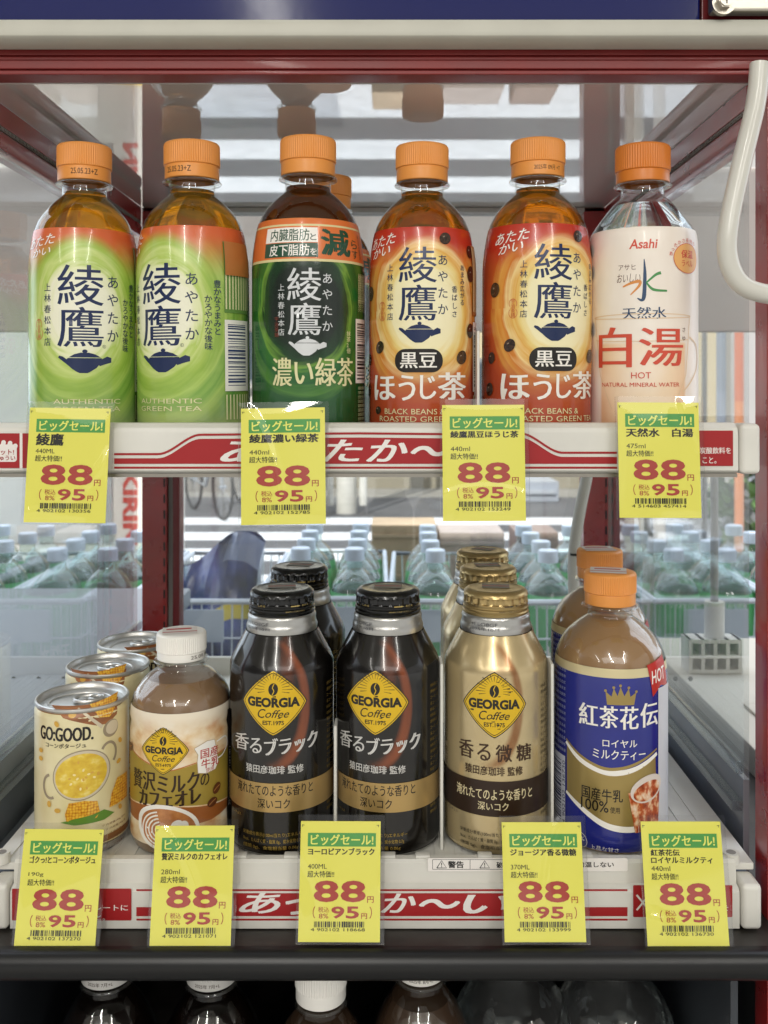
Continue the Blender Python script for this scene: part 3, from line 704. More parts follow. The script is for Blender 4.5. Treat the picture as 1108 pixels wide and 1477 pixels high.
def cap_obj(root, z, R, h, m, date=None, coarse=80, skirt=.36, dome=.0, sticker=False, datex=0):
    """ribbed screw cap with a tamper band; z = band foot"""
    sk = h*skirt
    prof = [(R*.93, z), (R*.965, z+.4), (R*.965, z+sk-.5), (R*.955, z+sk), (R, z+sk+.5)]+[(R, z+sk+.8), (R*.998, z+h-2.2), (R*.985, z+h-1.2)]+[(R*.95, z+h-.45), (R*.87, z+h-.05), (R*.6, z+h+.15), (0, z+h+.2)]
    o = lathe_o('cap', prof, m, root, coarse*6, (z+sk+.7, z+h-1.9, coarse, .45))
    if date:
        bm = bmesh.new(); mp = lambda u, v, l: ((R*.967+l)*.001*math.sin(u/R), -(R*.967+l)*.001*math.cos(u/R), v*.001)
        put(bm, T(date, datex-R*.52, z+sk*.36, datex+R*.50, z+sk*.78, .005), mp, .05, 0, 1.2)
        d = finish('date_print', bm, DATE, o, False)
    if sticker:
        bm = bmesh.new(); mp = lambda u, v, l: (u*.001, v*.001, (z+h+.3+l)*.001)
        put(bm, rect(-R*.75, -R*.62, R*.62, R*.55), mp, 0, 0); put(bm, join(rect(-R*.75, -R*.3, R*.62, -R*.2), rect(-R*.6, R*.1, R*.4, R*.3)), mp, .08, 1)
        finish('price_sticker', bm, [mat('sticker white', 'd9d2cb', .5), mat('sticker red', 'b5413c', .5)], o, False)
    return o
def bottle_parts(root, prof, liq_mat, level, m_body=PET, inset=.55, opaque=False):
    """clear body and the drink inside; prof in mm"""
    lathe_o('body', prof, m_body, root, 72)
    lp = [(max(.1, r-inset), z) for r, z in prof if z < level]; rl = max(.1, interp(prof, level)-inset)
    lp = [(0, lp[0][1]+1)]+[(r, z+(1 if i == 0 else 0)) for i, (r, z) in enumerate(lp)]+[(rl, level), (0, level)]
    return lathe_o('drink', lp, liq_mat, root, 72)

# --- the tea bottles of the upper shelf. label marks are measured on the photo
PR = 31.0
def tea_prof():
    pts = [(30.7, 113), (29.6, 122), (27.7, 131.5), (24.4, 139), (19.4, 145.3), (15.6, 149), (13.4, 151)]
    return [(24, 0), (28.5, 1), (30.4, 4), (31, 8), (31, 106)]+smooth_prof(pts, 5)+[(12.7, 152), (12.5, 157.3), (12.9, 157.8), (16.0, 158.1), (16.3, 158.8), (16.0, 159.5), (13, 159.8), (12.8, 164)]
TP = tea_prof()
def swirl(cx, cy, rx, ry, stops, top=None, bottom=None, sp=.14):
    def fn(g, u, v):
        r = g.ell(u, v, cx, cy, rx, ry); a = g.ang(u, v, cx, cy)
        # spiral streaks
        n = g.noise(g.add(g.mul(r, 4.2), g.mul(a, .45)), g.mul(g.m('COSINE', a), .5), 2.6, 6)
        n2 = g.noise(g.mul(u, .02), g.mul(v, .045), 1.3, 2)
        rr = g.add(g.add(r, g.mul(g.sub(n, .5), sp*2.6)), g.mul(g.sub(n2, .5), .25))
        c = g.ramp(g.mul(rr, .5), stops)
        if top: 
            k = g.mul(g.sm(g.sub(v, g.mul(g.noise(g.mul(u, .05), g.mul(v, .02), 1, 2), 9)), top[0], top[1]), g.sm(r, .88, 1.1)); c = g.mix(k, c, top[2])
        if bottom:
            k = g.mul(g.sm(v, bottom[0], bottom[1]), bottom[3] if len(bottom) > 3 else .8); c = g.mix(k, c, bottom[2])
        return c
    return fn
GREENART = art('green tea label', swirl(-2, 83, 33, 42, [(0, hx('efeddb')), (.25, hx('ecebd2')), (.315, hx('dfe4b0')), (.36, hx('b0c862')), (.40, hx('c6d583')), (.46, hx('a4bf55')), (.52, hx('8fb046')), (.57, hx('a9c460')), (.65, hx('73a040')), (.72, hx('9cb955')), (.84, hx('4f8638')), (1, hx('8cac4c'))],
    (94, 123, hx('cf6236')), (40, 12, hx('b3bd84'), .7)), .26)
DARKART = art('dark green label', swirl(0, 84, 30, 36, [(0, hx('131f16')), (.30, hx('111f15')), (.42, hx('173d1c')), (.47, hx('6d9a3a')), (.50, hx('2c6a2a')), (.58, hx('1b5a28')), (.66, hx('4a7d30')), (.72, hx('1a5424')), (1, hx('164a22'))], None, None, .12), .26)
ROASTART = art('roast tea label', swirl(2, 84, 32, 40, [(0, hx('f3eccb')), (.29, hx('f0e6b8')), (.37, hx('e8cf80')), (.43, hx('dda64c')), (.48, hx('eed394')), (.53, hx('cf7d2c')), (.60, hx('dba04a')), (.68, hx('b9521f')), (.80, hx('a83a1c')), (1, hx('b5461f'))],
    (100, 118, hx('b93320')), (58, 34, hx('ab4423'), .9), .12), .26)
def teapot(fr, x0, y0, x1, y1):
    w, h = x1-x0, y1-y0; q = lambda a, b: (fr.u(x0+a*w), fr.v(y0+b*h))
    body = poly([q(.18, .36), q(.82, .36), q(.80, .55), q(.72, .78), q(.60, .95), q(.55, 1.0), q(.40, 1.0), q(.34, .94), q(.26, .82), q(.18, .66), q(.10, .52), q(.0, .34), q(.02, .26), q(.09, .30), q(.16, .42)])
    hand = poly([q(.72, .52), q(.92, .28), q(1.0, .34), q(1.0, .54), q(.88, .62), q(.78, .70)])
    lid = poly([q(.20, .33), q(.30, .20), q(.42, .13), q(.58, .13), q(.70, .20), q(.80, .33)]); knob = ellp(q(.5, .07)[0], q(.5, .07)[1], abs(q(.55, 0)[0]-q(.5, 0)[0]), abs(q(0, .08)[1]-q(0, 0)[1]), 12)
    return [body, hand, lid, knob]
def common_marks(L, fr, ink, kx, ky, x0, dark=False, seal=True):
    """the two large characters, their reading, the maker's line, the seal and the pot; offsets from the photo's first green bottle"""
    X = lambda x: x+x0
    a, b = fr.b(X(87), 380, X(147), 439), fr.b(X(87), 441, X(147), 499)
    for s in mincho('綾', *a, 0, .014, 2)+mincho('鷹', *b, 0, .014, 2): L.add(s, ink)
    u0 = fr.u(X(159)); L.add(VT('あやたか', u0, fr.v(492), fr.v(394), 7.4, .004), ink)
    L.add(VT('上林春松本店', fr.u(X(74)), fr.v(498), fr.v(407), 4.6, .004), ink)
    L.add(T('R', fr.u(X(147)), fr.v(499.5), fr.u(X(148.5)), fr.v(497)), ink); L.add(arcs(fr.u(X(147.8)), fr.v(498.2), .9, .9, 0, 2*PI, .15, 14), ink)
    if seal:
        u, v = fr.u(X(63)), fr.v(472)
        L.add(join(arcs(u, v+2.2, 2.4, 2.9, -.2*PI, 1.2*PI, .3), arcs(u, v-3.1, 2.9, 3.3, -1.25*PI, .25*PI, .3)), SEAL); L.add(VT('宇治茶鋪', u, v-5.9, v+5, 2.7), SEAL)
def back_panel(L, bg, ink, barink, u0=34, u1=56, seed=1, whole=True):
    L.add(rect(u0, 82, u1, 122), bg); rnd = random.Random(seed)
    for k in range(9): L.add(stroke([(u0+1.2+k*2.3, 84), (u0+1.2+k*2.3, 121)], .0+.9), ink)
    L.add(rect(u0, 38, u1, 78), WI); L.add(bars(u0+2, 41, u1-3, 76, seed, 46, True), barink)
    for k in range(8): L.add(stroke([(u0+1+k*2.4, 22), (u0+1+k*2.4, 36)], .8), ink)
def hot_mark(L, fr, boxes):
    for s, (a, b, c, d) in zip(('あたた', 'かい'), boxes): L.add(T(s, *fr.b(a, b, c, d), .008, .2, .12), WI)

def place(root, cx, d, zf, rot=0, tilt=0):
    root.location = (PX(cx, d), d, H+zf); root.rotation_euler = (R_(tilt), 0, R_(rot)-math.atan((cx-CX)/F))
UZ = -.0378
def new_tea(label, group, art_m, liq, date, kind):
    root = empty('tea_bottle'); tag(root, label, 'bottle', group)
    cap_obj(root, 160.2, 15.6, 21.6, ORANGE, date, 72)
    bottle_parts(root, TP, liq, 154)
    return root
FB = lambda cx, hw: Frame(cx, hw, PR+.2, 38.0, .3844)
# green
g1 = new_tea('green labelled tea bottle with orange cap, leftmost on the upper shelf', 'orange capped tea bottles', GREENART, TEA, '25.05.23+Z', 0)
fr = FB(122, 76); L = Label(TP, PR+.2, 9, 130.2, GREENART)
common_marks(L, fr, NAVYI, 0, 0, 0)
for s in teapot(fr, 88, 503, 157, 537): L.add(s, NAVYI)
L.add(VT('豊かなうまみと', fr.u(184), fr.v(484), fr.v(404), 4.4, .004), NAVYI); L.add(VT('かろやかな後味', fr.u(176), fr.v(506), fr.v(426), 4.4, .004), NAVYI)
hot_mark(L, fr, ((49, 340, 82, 356), (54, 357, 77, 369)))
L.add(T('AUTHENTIC', *fr.b(82, 575, 169, 582)), CREAMI); L.add(T('GREEN TEA', *fr.b(82, 586, 169, 593)), CREAMI)
back_panel(L, mat('green block', '648a45', .35), CREAMI, mat('barcode blue', '2c3a66', .4), 34, 54, 3); L.add(rect(34, 103, 54, 122), mat('tan block', 'b0703a', .35), 1.4)
L.done('label', g1)
# strong green
g3 = new_tea('dark green labelled strong tea bottle with orange band, third in the upper front row', 'orange capped tea bottles', DARKART, DTEA, None, 0)
fr = FB(445+26, 82); fr.cx = 418; fr.hw = 82
def fx(x): return x
L = Label(TP, PR+.2, 9, 132.5, DARKART); fr.k = .372; fr.base = 40
OR = mat('orange band', 'd9743a', .3, coat=.3); YL = mat('pale gold line', 'd9cf9a', .35); DG = mat('deep green ink', '1d4a35', .3, coat=.3)
v0, v1 = fr.v(378), fr.v(329)
L.add(rect(-40, v0, 50, 132.4), OR); L.add(rect(-40, v0-1.2, 60, v0+.2), YL); L.add(rect(-40, v1+.1, 60, v1+1.2), YL)
L.add(rect(fr.u(360), fr.v(353), fr.u(436), fr.v(331)), WI); L.add(rect(fr.u(360), fr.v(375), fr.u(436), fr.v(354)), DG)
L.add(T('内臓脂肪', *fr.b(367, 333, 424, 351), .012), DG); L.add(T('と', *fr.b(425, 340, 434, 350), .01), DG)
L.add(T('皮下脂肪', *fr.b(367, 356, 424, 373), .012), WI); L.add(T('を', *fr.b(425, 362, 434, 372), .01), WI)
L.add(T('減', *fr.b(440, 332, 481, 372), .03), DG); L.add(T('ら', *fr.b(483, 345, 491, 358), .01), DG); L.add(T('す', *fr.b(483, 360, 491, 373), .01), DG)
L.add(VT('おなかの脂肪が', fr.u(494), fr.v(373), fr.v(336), 1.9), DG)
SIL = mat('silver white ink', 'd8dadb', .25, .2)
L.n += 1
for s in mincho('綾', *fr.b(393, 391, 440, 439), 0, .014, 2)+mincho('鷹', *fr.b(394, 442, 440, 489), 0, .014, 2): L.add(s, SIL)
L.add(VT('あやたか', fr.u(448), fr.v(484), fr.v(398), 6.0, .004), SIL); L.add(VT('上林春松本店', fr.u(384.5), fr.v(490), fr.v(414), 3.9, .004), SIL)
for s in teapot(fr, 395, 491, 447, 519): L.add(s, SIL)
L.add(VT('宇治茶鋪', fr.u(378), fr.v(492), fr.v(462), 2.6), mat('dark seal', '7a3326', .4))
L.add(VT('抹茶2倍。', fr.u(477), fr.v(524), fr.v(482), 3.0), CREAMI)
for s in mincho('濃い緑茶', *fr.b(372, 522, 483, 564), -.002, .012, 2): L.add(s, CREAMI)
L.add(T('GREEN TEA', *fr.b(395, 600, 440, 607)), CREAMI)
L.add(rect(fr.u(499), 14, 52, v0-4), mat('back panel green', '33402f', .35)); L.n += 1
for k in range(5): L.add(VT('名称緑茶飲料原材料名茶国産ビタミン', 30.5+k*2.2+4, 82, v0-6, 1.9), CREAMI, .5)
L.add(rect(31, 42, 50, 78), WI); L.add(bars(32.5, 44, 46, 76, 9, 46, True), KI)
for k in range(5): L.add(VT('保存方法高温直射日光', 34.5+k*2.2, 16, 40, 1.9), CREAMI, .5)
L.done('label', g3)
# roast
g4 = new_tea('orange red roasted tea bottle with its whole label showing, fourth in the upper front row', 'orange capped tea bottles', ROASTART, ROAST, None, 0)
def bean_art(g, u, v): return g.ramp(g.noise(g.mul(u, .5), g.mul(v, .5), 1.2, 3), [(.3, hx('1c120d')), (.7, hx('4a3426'))])
BEAN = art('black bean', bean_art, .2, 0, .6); BEANHI = mat('bean glint', '8a7a6a', .3)
fr = FB(609, 76); L = Label(TP, PR+.2, 9, 130.6, ROASTART)
x0 = 603-117
def sc(x): return 603+(x-117)*.86
class Shift:
    def __init__(s, f): s.f = f
    def u(s, x): return s.f.u(x)
    def v(s, y): return s.f.v(y)
    def b(s, *a): return s.f.b(*a)
for s in mincho('綾', *fr.b(577, 354, 629, 406), 0, .014, 2)+mincho('鷹', *fr.b(577, 409, 629, 461), 0, .014, 2): L.add(s, NAVYI)
L.add(VT('あやたか', fr.u(637), fr.v(453), fr.v(365), 6.4, .004), NAVYI); L.add(VT('上林春松本店', fr.u(565), fr.v(460), fr.v(378), 4.2, .004), NAVYI)
u, v = fr.u(554), fr.v(446); L.add(join(arcs(u, v+2.6, 2.3, 2.6, -.2*PI, 1.2*PI, .3), arcs(u, v-2.6, 2.5, 2.8, -1.25*PI, .25*PI, .3)), SEAL); L.add(VT('宇治茶鋪', u, v-5, v+5, 2.5), SEAL)
for s in teapot(fr, 577, 463, 634, 493): L.add(s, NAVYI)
L.add(VT('あまみ広がる', fr.u(664), fr.v(438), fr.v(378), 3.6, .004), NAVYI); L.add(VT('香ばしさ', fr.u(653), fr.v(456), fr.v(410), 3.8, .004), NAVYI)
hot_mark(L, fr, ((537, 337, 571, 354), (540, 353, 564, 368)))
a = fr.b(572, 502, 637, 536); L.add(rrect(*a, (a[3]-a[1])*.48, 8), KI); L.add(T('黒豆', *fr.b(579, 507, 629, 530), .015), WI)
for s, b in (('ほ', (543, 540, 573, 577)), ('う', (577, 540, 600, 577)), ('じ', (606, 540, 628, 575)), ('茶', (630, 536, 669, 576))): 
    for q in mincho(s, *fr.b(*b), .004, .05, 2): L.add(q, WI)
L.add(T('BLACK BEANS &', *fr.b(558, 589, 640, 597)), CREAMI); L.add(T('ROASTED GREEN TEA', *fr.b(551, 600, 668, 608)), CREAMI)
for bx, by, r, rot in ((642, 341, 9, .5), (676, 357, 9, 1.2), (676, 390, 11, 1.4), (538, 418, 10, 1.3), (551, 499, 9, .9), (536, 517, 8, 1.2), (663, 514, 10, .8), (675, 474, 10, 1.3), (535, 563, 9, 1.3), (549, 592, 6, .4), (652, 342, 0, 0)):
    if r:
        u, v = fr.u(bx), fr.v(by); L.add(ellp(u, v, r*.42, r*.36, 24, rot=rot), BEAN); L.add(ellp(u-.8, v+1.0, .7, .4, 12, rot=.4), BEANHI)
back_panel(L, mat('tan block', 'b0703a', .35), CREAMI, KI, 36, 56, 5)
L.done('label', g4)
# water
WL = [(0, hx('efe6dc')), (1, hx('f3ebe2'))]
def water_art(g, u, v):
    c = g.ramp(g.noise(g.mul(u, .05), g.mul(v, .02), 1, 3), [(.3, hx('ebdfd2')), (.7, hx('f3ebe1'))])
    gl = g.mul(g.sm(g.m('ABSOLUTE', u), 27, 24.5), g.sm(v, 67, 64)); g2 = g.ramp(g.add(g.mul(g.ell(u, v, 0, 52, 26, 40), .6), g.mul(g.noise(g.mul(u, .08), g.mul(v, .05), 1, 3), .3)), [(.2, hx('f4e3cf')), (.55, hx('f0cfa6')), (.85, hx('e3a86a'))])
    return g.mix(g.mul(gl, .75), c, g2)
WATERART = art('pale peach label', water_art, .4, 0, .15)
WP = [(24, 0), (28.5, 1), (30.4, 4), (31, 8), (31, 104), (30.9, 118)]+smooth_prof([(30.6, 124), (29.6, 129.5), (26.2, 135), (21, 142), (16, 147.8), (13.4, 150)], 5)+[(12.4, 151.2), (12.3, 156), (12.9, 156.6), (16.3, 156.9), (16.6, 157.6), (16.2, 158.3), (13, 158.6), (12.8, 162)]
g6 = empty('water_bottle'); tag(g6, 'clear hot water bottle with pale peach label and orange cap, rightmost on the upper shelf', 'bottle', 'orange capped tea bottles')
cap_obj(g6, 158.8, 15.8, 22, mat('deep orange cap', 'd47c2e', .36), None, 64, .30); bottle_parts(g6, WP, WATER, 146)
fr = FB(927, 76.5); L = Label(WP, PR+.2, 9, 130.0, WATERART)
RO = mat('coral red ink', 'cf4f3a', .35); OI = mat('soft orange ink', 'd98f4a', .35); GI = mat('leaf green ink', '4a9050', .35); BI = mat('slate blue ink', '2f4868', .35); SI = mat('sepia ink', '6a4a3c', .4)
L.add(T('Asahi', *fr.b(909, 344, 947, 358), .02, .15), RO); L.add(T('アサヒ', *fr.b(895, 380, 918, 388)), SI); L.add(T('おいしい', *fr.b(893, 393, 924, 406), 0, .2), SI)
c_ = lambda p: [(fr.u(x), fr.v(y)) for x, y in p]
L.add(curve(c_([(929, 373), (930, 395), (929, 425), (926, 432), (920, 429)]), [.4, 1.8, 2.2, 1.6, .4]), BI)
L.add(curve(c_([(901, 412), (912, 407), (923, 405), (922, 412), (911, 424)]), [.8, 1.4, 1.8, 1.4, .5]), OI)
L.add(curve(c_([(951, 393), (944, 396), (932, 407)]), [1.8, 1.4, .8]), GI); L.add(curve(c_([(932, 407), (941, 417), (959, 419)]), [.8, 1.5, 1.0]), GI)
for s in mincho('天然水', *fr.b(900, 442, 958, 459), -.004, .012, 2): L.add(s, BI)
RIM = mat('glass drawing line', 'e3c7a4', .4)
a = fr.b(862, 452, 990, 458); L.add(arcs((a[0]+a[2])/2, (a[1]+a[3])/2, (a[2]-a[0])/2, 1.3, 0, 2*PI, .5, 40), RIM); L.add(arcs((a[0]+a[2])/2, fr.v(488), (a[2]-a[0])/2*.94, 1.2, PI, 2*PI, .4, 30), RIM)
L.add(stroke([(fr.u(863), fr.v(456)), (fr.u(870), fr.v(540)), (fr.u(886), fr.v(590))], .5), RIM); L.add(stroke([(fr.u(989), fr.v(456)), (fr.u(984), fr.v(540)), (fr.u(966), fr.v(590))], .5), RIM)
L.add(curve(c_([(989, 485), (999, 500), (999, 530), (980, 565)]), .9), RIM)
for s in mincho('白', *fr.b(868, 470, 913, 529), .0, .045, 3)+mincho('湯', *fr.b(922, 472, 980, 527), .0, .035, 3): L.add(s, RO)
L.add(VT('さゆ', fr.u(981), fr.v(491), fr.v(471), 2.9), SI)
L.add(T('HOT', *fr.b(912, 536, 938, 545)), RO); L.add(T('NATURAL MINERAL WATER', *fr.b(873, 551, 975, 557)), RO)
u, v = fr.u(986), fr.v(371); L.add(ellp(u, v, 10, 8.3, 32), mat('warm seal', 'e9b06a', .4)); L.add(arcs(u, v, 10, 8.3, 0, 2*PI, .35, 36), RO); L.add(T('保温', u-5, v, u+5, v+4.6, .02), RO); L.add(T('ラベル', u-4.6, v-4.6, u+4.6, v-1.2, .01), RO)
for k, ch in enumerate('あったかさ長持ち'): t_ = PI*.93-k*.27; L.add(em(ch, u+12*math.cos(t_), v+10*math.sin(t_), 2.5), RO)
L.done('label', g6)
D0 = .553; TI = 1.0
place(g1, 122, D0, UZ, 0, TI); place(g3, 445, .5555, UZ, -3, TI); g3.scale = (1.06, 1.06, 1.025); place(g4, 609, D0, UZ, 0, TI); place(g6, 927, .550, UZ, 0, TI)
def again(src, label, *a, k=None):
    c = copy_tree(src); c['label'] = label; place(c, *a); c.scale = (k[0], k[0], k[1]) if k else (1, 1, 1); return c
again(g1, 'green labelled tea bottle turned so its barcode edge shows, second in the upper front row', 281, .5545, UZ, -31, TI, k=(1.05, 1.01))
b5 = again(g4, 'orange and red labelled roasted tea bottle turned right, between another roasted tea and the water', 773, .5535, UZ, 22, TI, k=(1.03, 1.015))
again(g3, 'strong tea bottle whose orange cap peeks out behind the dark green bottle', 471, .632, UZ, 25, TI)
dc = [o for o in COL.objects if o.name.startswith('cap') and o.parent == b5][0]
bm = bmesh.new(); put(bm, T('2025年 09月 +T', -8, 163, 8.5, 166), lambda u, v, l: ((15.1+l)*.001*math.sin(u/15.6), -(15.1+l)*.001*math.cos(u/15.6), v*.001), .06, 0, 1.2); finish('date_print', bm, DATE, dc, False)
c = again(g3, 'strong tea bottle hidden deepest in its row, seen mirrored in the ceiling', 428, .755, UZ, 10, 0)
again(g1, 'green tea bottle hidden behind the second front bottle, seen mirrored in the ceiling', 262, .755, UZ, 10, 0)
again(g4, 'roasted tea bottle hidden behind the fourth front bottle, seen mirrored in the ceiling', 610, .70, UZ, 10, 0)

# ------------------------------------------------------------------ lower shelf
LZ = -.2587
LB = 258.7
def FL(cx, hw, R, k=.3852): return Frame(cx, hw, R, LB, k)
# the round shouldered aluminium coffee bottles
GR = 30.2
GP = [(25, 0), (28, .8), (29.6, 2.6), (30.2, 5.5), (30.2, 100), (29.9, 103), (28.6, 106.5), (20.9, 121), (20.4, 122.5), (20.6, 124)]
LOGOY = mat('logo yellow', 'e0b81f', .3, .25, coat=.3); LOGOK = mat('logo dark', '1c1509', .3, coat=.3)
def logo(L, fr, x0, y0, x1, y1):
    """yellow rounded diamond with rays, a bean and three lines of lettering"""
    cx, cy = (fr.u(x0)+fr.u(x1))/2, (fr.v(y0)+fr.v(y1))/2; a, b = (fr.u(x1)-fr.u(x0))/2, (fr.v(y0)-fr.v(y1))/2
    def dia(s):
        pts = []
        for k in range(64):
            t = 2*PI*k/64; c, n = math.cos(t), math.sin(t); p = 1.22
            r = (abs(c)**p+abs(n)**p)**(-1/p); pts.append((cx+a*s*r*c, cy+b*s*r*n))
        return pts
    L.add(poly(dia(1.0)), LOGOK); L.add(poly(dia(.965)), LOGOY); L.add(poly(dia(.93)), LOGOK); L.add(poly(dia(.905)), LOGOY)
    bx, by = cx, cy+b*.42
    rays = []
    for k in range(17):
        t = PI*(-.08+1.16*k/16); r0, r1 = .26, .56 if k % 2 else .48
        rays.append(stroke([(bx+a*r0*math.cos(t), by+a*r0*1.1*math.sin(t)), (bx+a*r1*math.cos(t), by+a*r1*.92*math.sin(t))], [.15, .42]))
    L.add(join(*rays), LOGOK)
    L.add(ellp(bx, by, a*.14, b*.19, 24, rot=-.12), LOGOK); L.add(curve([(bx+a*.03, by+b*.17), (bx-a*.02, by+b*.05), (bx+a*.02, by-b*.05), (bx-a*.03, by-b*.17)], .45), LOGOY)
    L.add(T('GEORGIA', cx-a*.80, cy-b*.13, cx+a*.78, cy+b*.17, .05), LOGOK)
    # handwritten second line
    L.add(T('C', cx-a*.46, cy-b*.46, cx-a*.22, cy-b*.18, .004, .25), LOGOK); L.add(T('offee', cx-a*.23, cy-b*.44, cx+a*.46, cy-b*.20, .004, .38), LOGOK)
    L.add(T('EST.1975', cx-a*.31, cy-b*.66, cx+a*.31, cy-b*.53, .02), LOGOK)
def can_art(base1, base2, ribbon, metal):
    def fn(g, u, v):
        n = g.noise(g.mul(u, .03), g.mul(v, .01), 1.5, 4); c = g.mix(n, base1, base2)
        # a crescent of rising steam right of the badge
        d1 = g.ell(u, v, -3, 84, 19, 34); d2 = g.ell(u, v, -9, 86, 19.5, 33)
        k = g.mul(g.mul(g.sm(d1, 1.06, .94), g.sm(d2, .93, 1.12)), g.sm(u, -14, 4))
        c = g.mix(g.mul(k, g.add(.55, g.mul(g.noise(g.mul(u, .12), g.mul(v, .03), 1.4, 4), .6))), c, ribbon)
        d3 = g.ell(u, v, 3, 107, 6, 22); c = g.mix(g.mul(g.sm(d3, 1.1, .2), .35), c, ribbon)
        return c
    return fn
BLKART = art('black can print', can_art(hx('0a0908'), hx('120e0b'), hx('8a4624'), .5), .2, .05, .45)
GLDART = art('gold can print', can_art(hx('bfa878'), hx('dac9a0'), hx('8f5a30'), .8), .27, .62, .35)
ALU = mat('bare aluminium neck', 'b9b8b4', .3, .9); BCAP = mat('black metal cap', '0b0b0b', .22, .1, coat=.3); GCAP = mat('gold metal cap', 'b59d6c', .3, .8); GBAND = mat('gold band', 'bfa068', .32, .6); BBAND = mat('brown band', '33241a', .32, .2); SILV = mat('silver lettering', 'd5d3cf', .3, .3)
def coffee(label, artm, capm, name, band, bandink, ink, small, fr, lg, marks, dateside):
    root = empty('coffee_bottle'); tag(root, label, 'bottle', 'aluminium coffee bottles')
    lathe_o('neck', [(20.5, 121), (20.7, 123.5), (20.1, 125), (19.6, 127), (19.9, 129), (19.2, 130.5), (18.3, 131)], ALU, root, 64)
    z = 130.5
    cp = [(18.0, z), (19.0, z+.3), (19.3, z+1.4), (18.7, z+2.2), (19.1, z+3), (19.1, z+3.8), (18.4, z+4.4), (18.4, z+5.2), (18.9, z+6), (18.9, z+6.6), (18.7, z+7), (18.6, z+8), (18.6, z+9), (18.6, z+10), (18.8, z+10.5), (18.4, z+12.2), (17.2, z+13.4), (15.2, z+14), (14.6, z+13.8), (10, z+14), (0, z+14.1)]
    c = lathe_o('cap', cp, capm, root, 160, (z+6.9, z+10.1, 20, 1.0))
    bm = bmesh.new(); mp = lambda u, v, l: ((18.95+l)*.001*math.sin(u/19), -(18.95+l)*.001*math.cos(u/19), v*.001)
    put(bm, join(rect(5, z+6.1, 9, z+6.7), poly([(9, z+5.9), (11, z+6.4), (9, z+6.9)]), T('あける', 12, z+5.9, 17, z+7.0)), mp, .1, 0, 1.5); put(bm, T('開栓時にご注意ください', 2, z+3.1, 14, z+3.8), mp, .25, 0, 1.5); put(bm, T('しめる', -15, z+5.9, -10, z+7), mp, .1, 0, 1.5)
    finish('cap_print', bm, mat('gold cap print', 'bfa766', .35, .5) if capm is BCAP else KI, c, False)
    bm = bmesh.new(); mp = lambda u, v, l: (u*.001, v*.001, (z+14.2+l)*.001)
    put(bm, T('よく振ってお飲みください', -9, -8, 9, -6), mp, 0, 0); put(bm, rect(-8, -4, 8, 8), mp, .05, 1); put(bm, rect(-8, 1, 8, 2), mp, .1, 2)
    finish('cap_top_print', bm, [mat('gold cap print', 'bfa766', .35, .5), mat('cap sticker', '6f6a62' if capm is BCAP else 'c9c0ac', .45), mat('sticker red', 'b5413c', .5)], c, False)
    bm = bmesh.new(); mp = lambda u, v, l: ((interp([(20.6, 122), (20.0, 128)], v)+l)*.001*math.sin(u/20), -(20.35+l)*.001*math.cos(u/20), v*.001)
    put(bm, T('+I LO8GF', dateside-7, 126.0, dateside+9, 127.8), mp, .12, 0, 1.5); put(bm, T('2025年10月', dateside-8, 123.3, dateside+10, 125.3), mp, .3, 0, 1.5); finish('date_print', bm, INKG, root, False)
    L = Label(GP, GR+.15, 2.2, 120.8, artm, .0)
    logo(L, fr, *lg)
    m = marks
    for s, b, sl in m['name']:
        for q in mincho(s, *fr.b(*b), .002, .03, 2): 
            q = (([(x, y+.10*(x-fr.u(b[0])), z) for x, y, z in q[0]]), q[1]) if sl else q
            L.add(q, ink)
    L.add(T('猿田彦珈琲 監修', *fr.b(*m['sub']), .012), ink)
    pts = []
    b0, b1 = m['band']
    L.add(rect(-GR*PI*.98, b0, GR*PI*.98, b1), band)
    L.add(T('淹れたてのような香りと', *fr.b(*m['l1']), .012), bandink); L.add(T('深いコク', *fr.b(*m['l2']), .012), bandink)
    uu = fr.u(m['nut']); 
    for k, s in enumerate(('栄養成分表示(100ml当たり)エネルギー', '0kcal、たんぱく質・脂質 0g、炭水化物 0.7g', '(糖類 0g)、食塩相当量 0.06g')): L.add(T(s, uu, 12-k*3.6, uu+37-k*2, 14.6-k*3.6), GOLDI if artm is BLKART else KI)
    L.add(T('ピンチョス', uu-11, 21.2, uu-2, 22.8), GOLDI if artm is BLKART else KI)
    for k in range(22): L.add(T('原材料名コーヒー国産'[k % 5:k % 5+5], 30, 20+k*3.4, 40, 22+k*3.4), GOLDI if artm is BLKART else KI, .1)
    L.add(rect(43, 25, 58, 55), WI); L.add(bars(44, 27, 57, 53, 4, 40, True), KI)
    L.done('body', root)
    lathe_o('base', [(0, 1.5), (23, 1.2), (26, .2), (28.4, .9), (29.7, 2.4)], ALU, root, 64)
    return root
fr = FL(407, 76.5, GR+.15)
mk = dict(name=[('香', (341, 1063, 361, 1087), 1), ('る', (362, 1065, 379, 1087), 1), ('ブラック', (382, 1064, 457, 1089), 1)], sub=(357, 1102, 437, 1114), band=(26, 42), l1=(345, 1130, 450, 1146), l2=(373, 1150, 418, 1164), nut=353)
b1 = coffee('black coffee bottle beside the white capped one, left of the black pair', BLKART, BCAP, 0, GBAND, KI, SILV, 0, fr, (352, 965, 442, 1060), mk, -17)
fr = FL(715, 77, GR+.15)
mk = dict(name=[('香', (663, 1070, 684, 1096), 0), ('る', (689, 1072, 708, 1096), 0), ('微', (715, 1072, 738, 1097), 0), ('糖', (744, 1073, 765, 1097), 0)], sub=(672, 1104, 753, 1117), band=(23.5, 43), l1=(660, 1136, 766, 1152), l2=(690, 1155, 733, 1167), nut=665)
b3 = coffee('gold coffee bottle at the front of its row', GLDART, GCAP, 0, BBAND, mat('band cream', 'd9cba2', .3), mat('brown lettering', '3a2413', .3), 0, fr, (669, 968, 758, 1063), mk, -8)
D1 = .5478
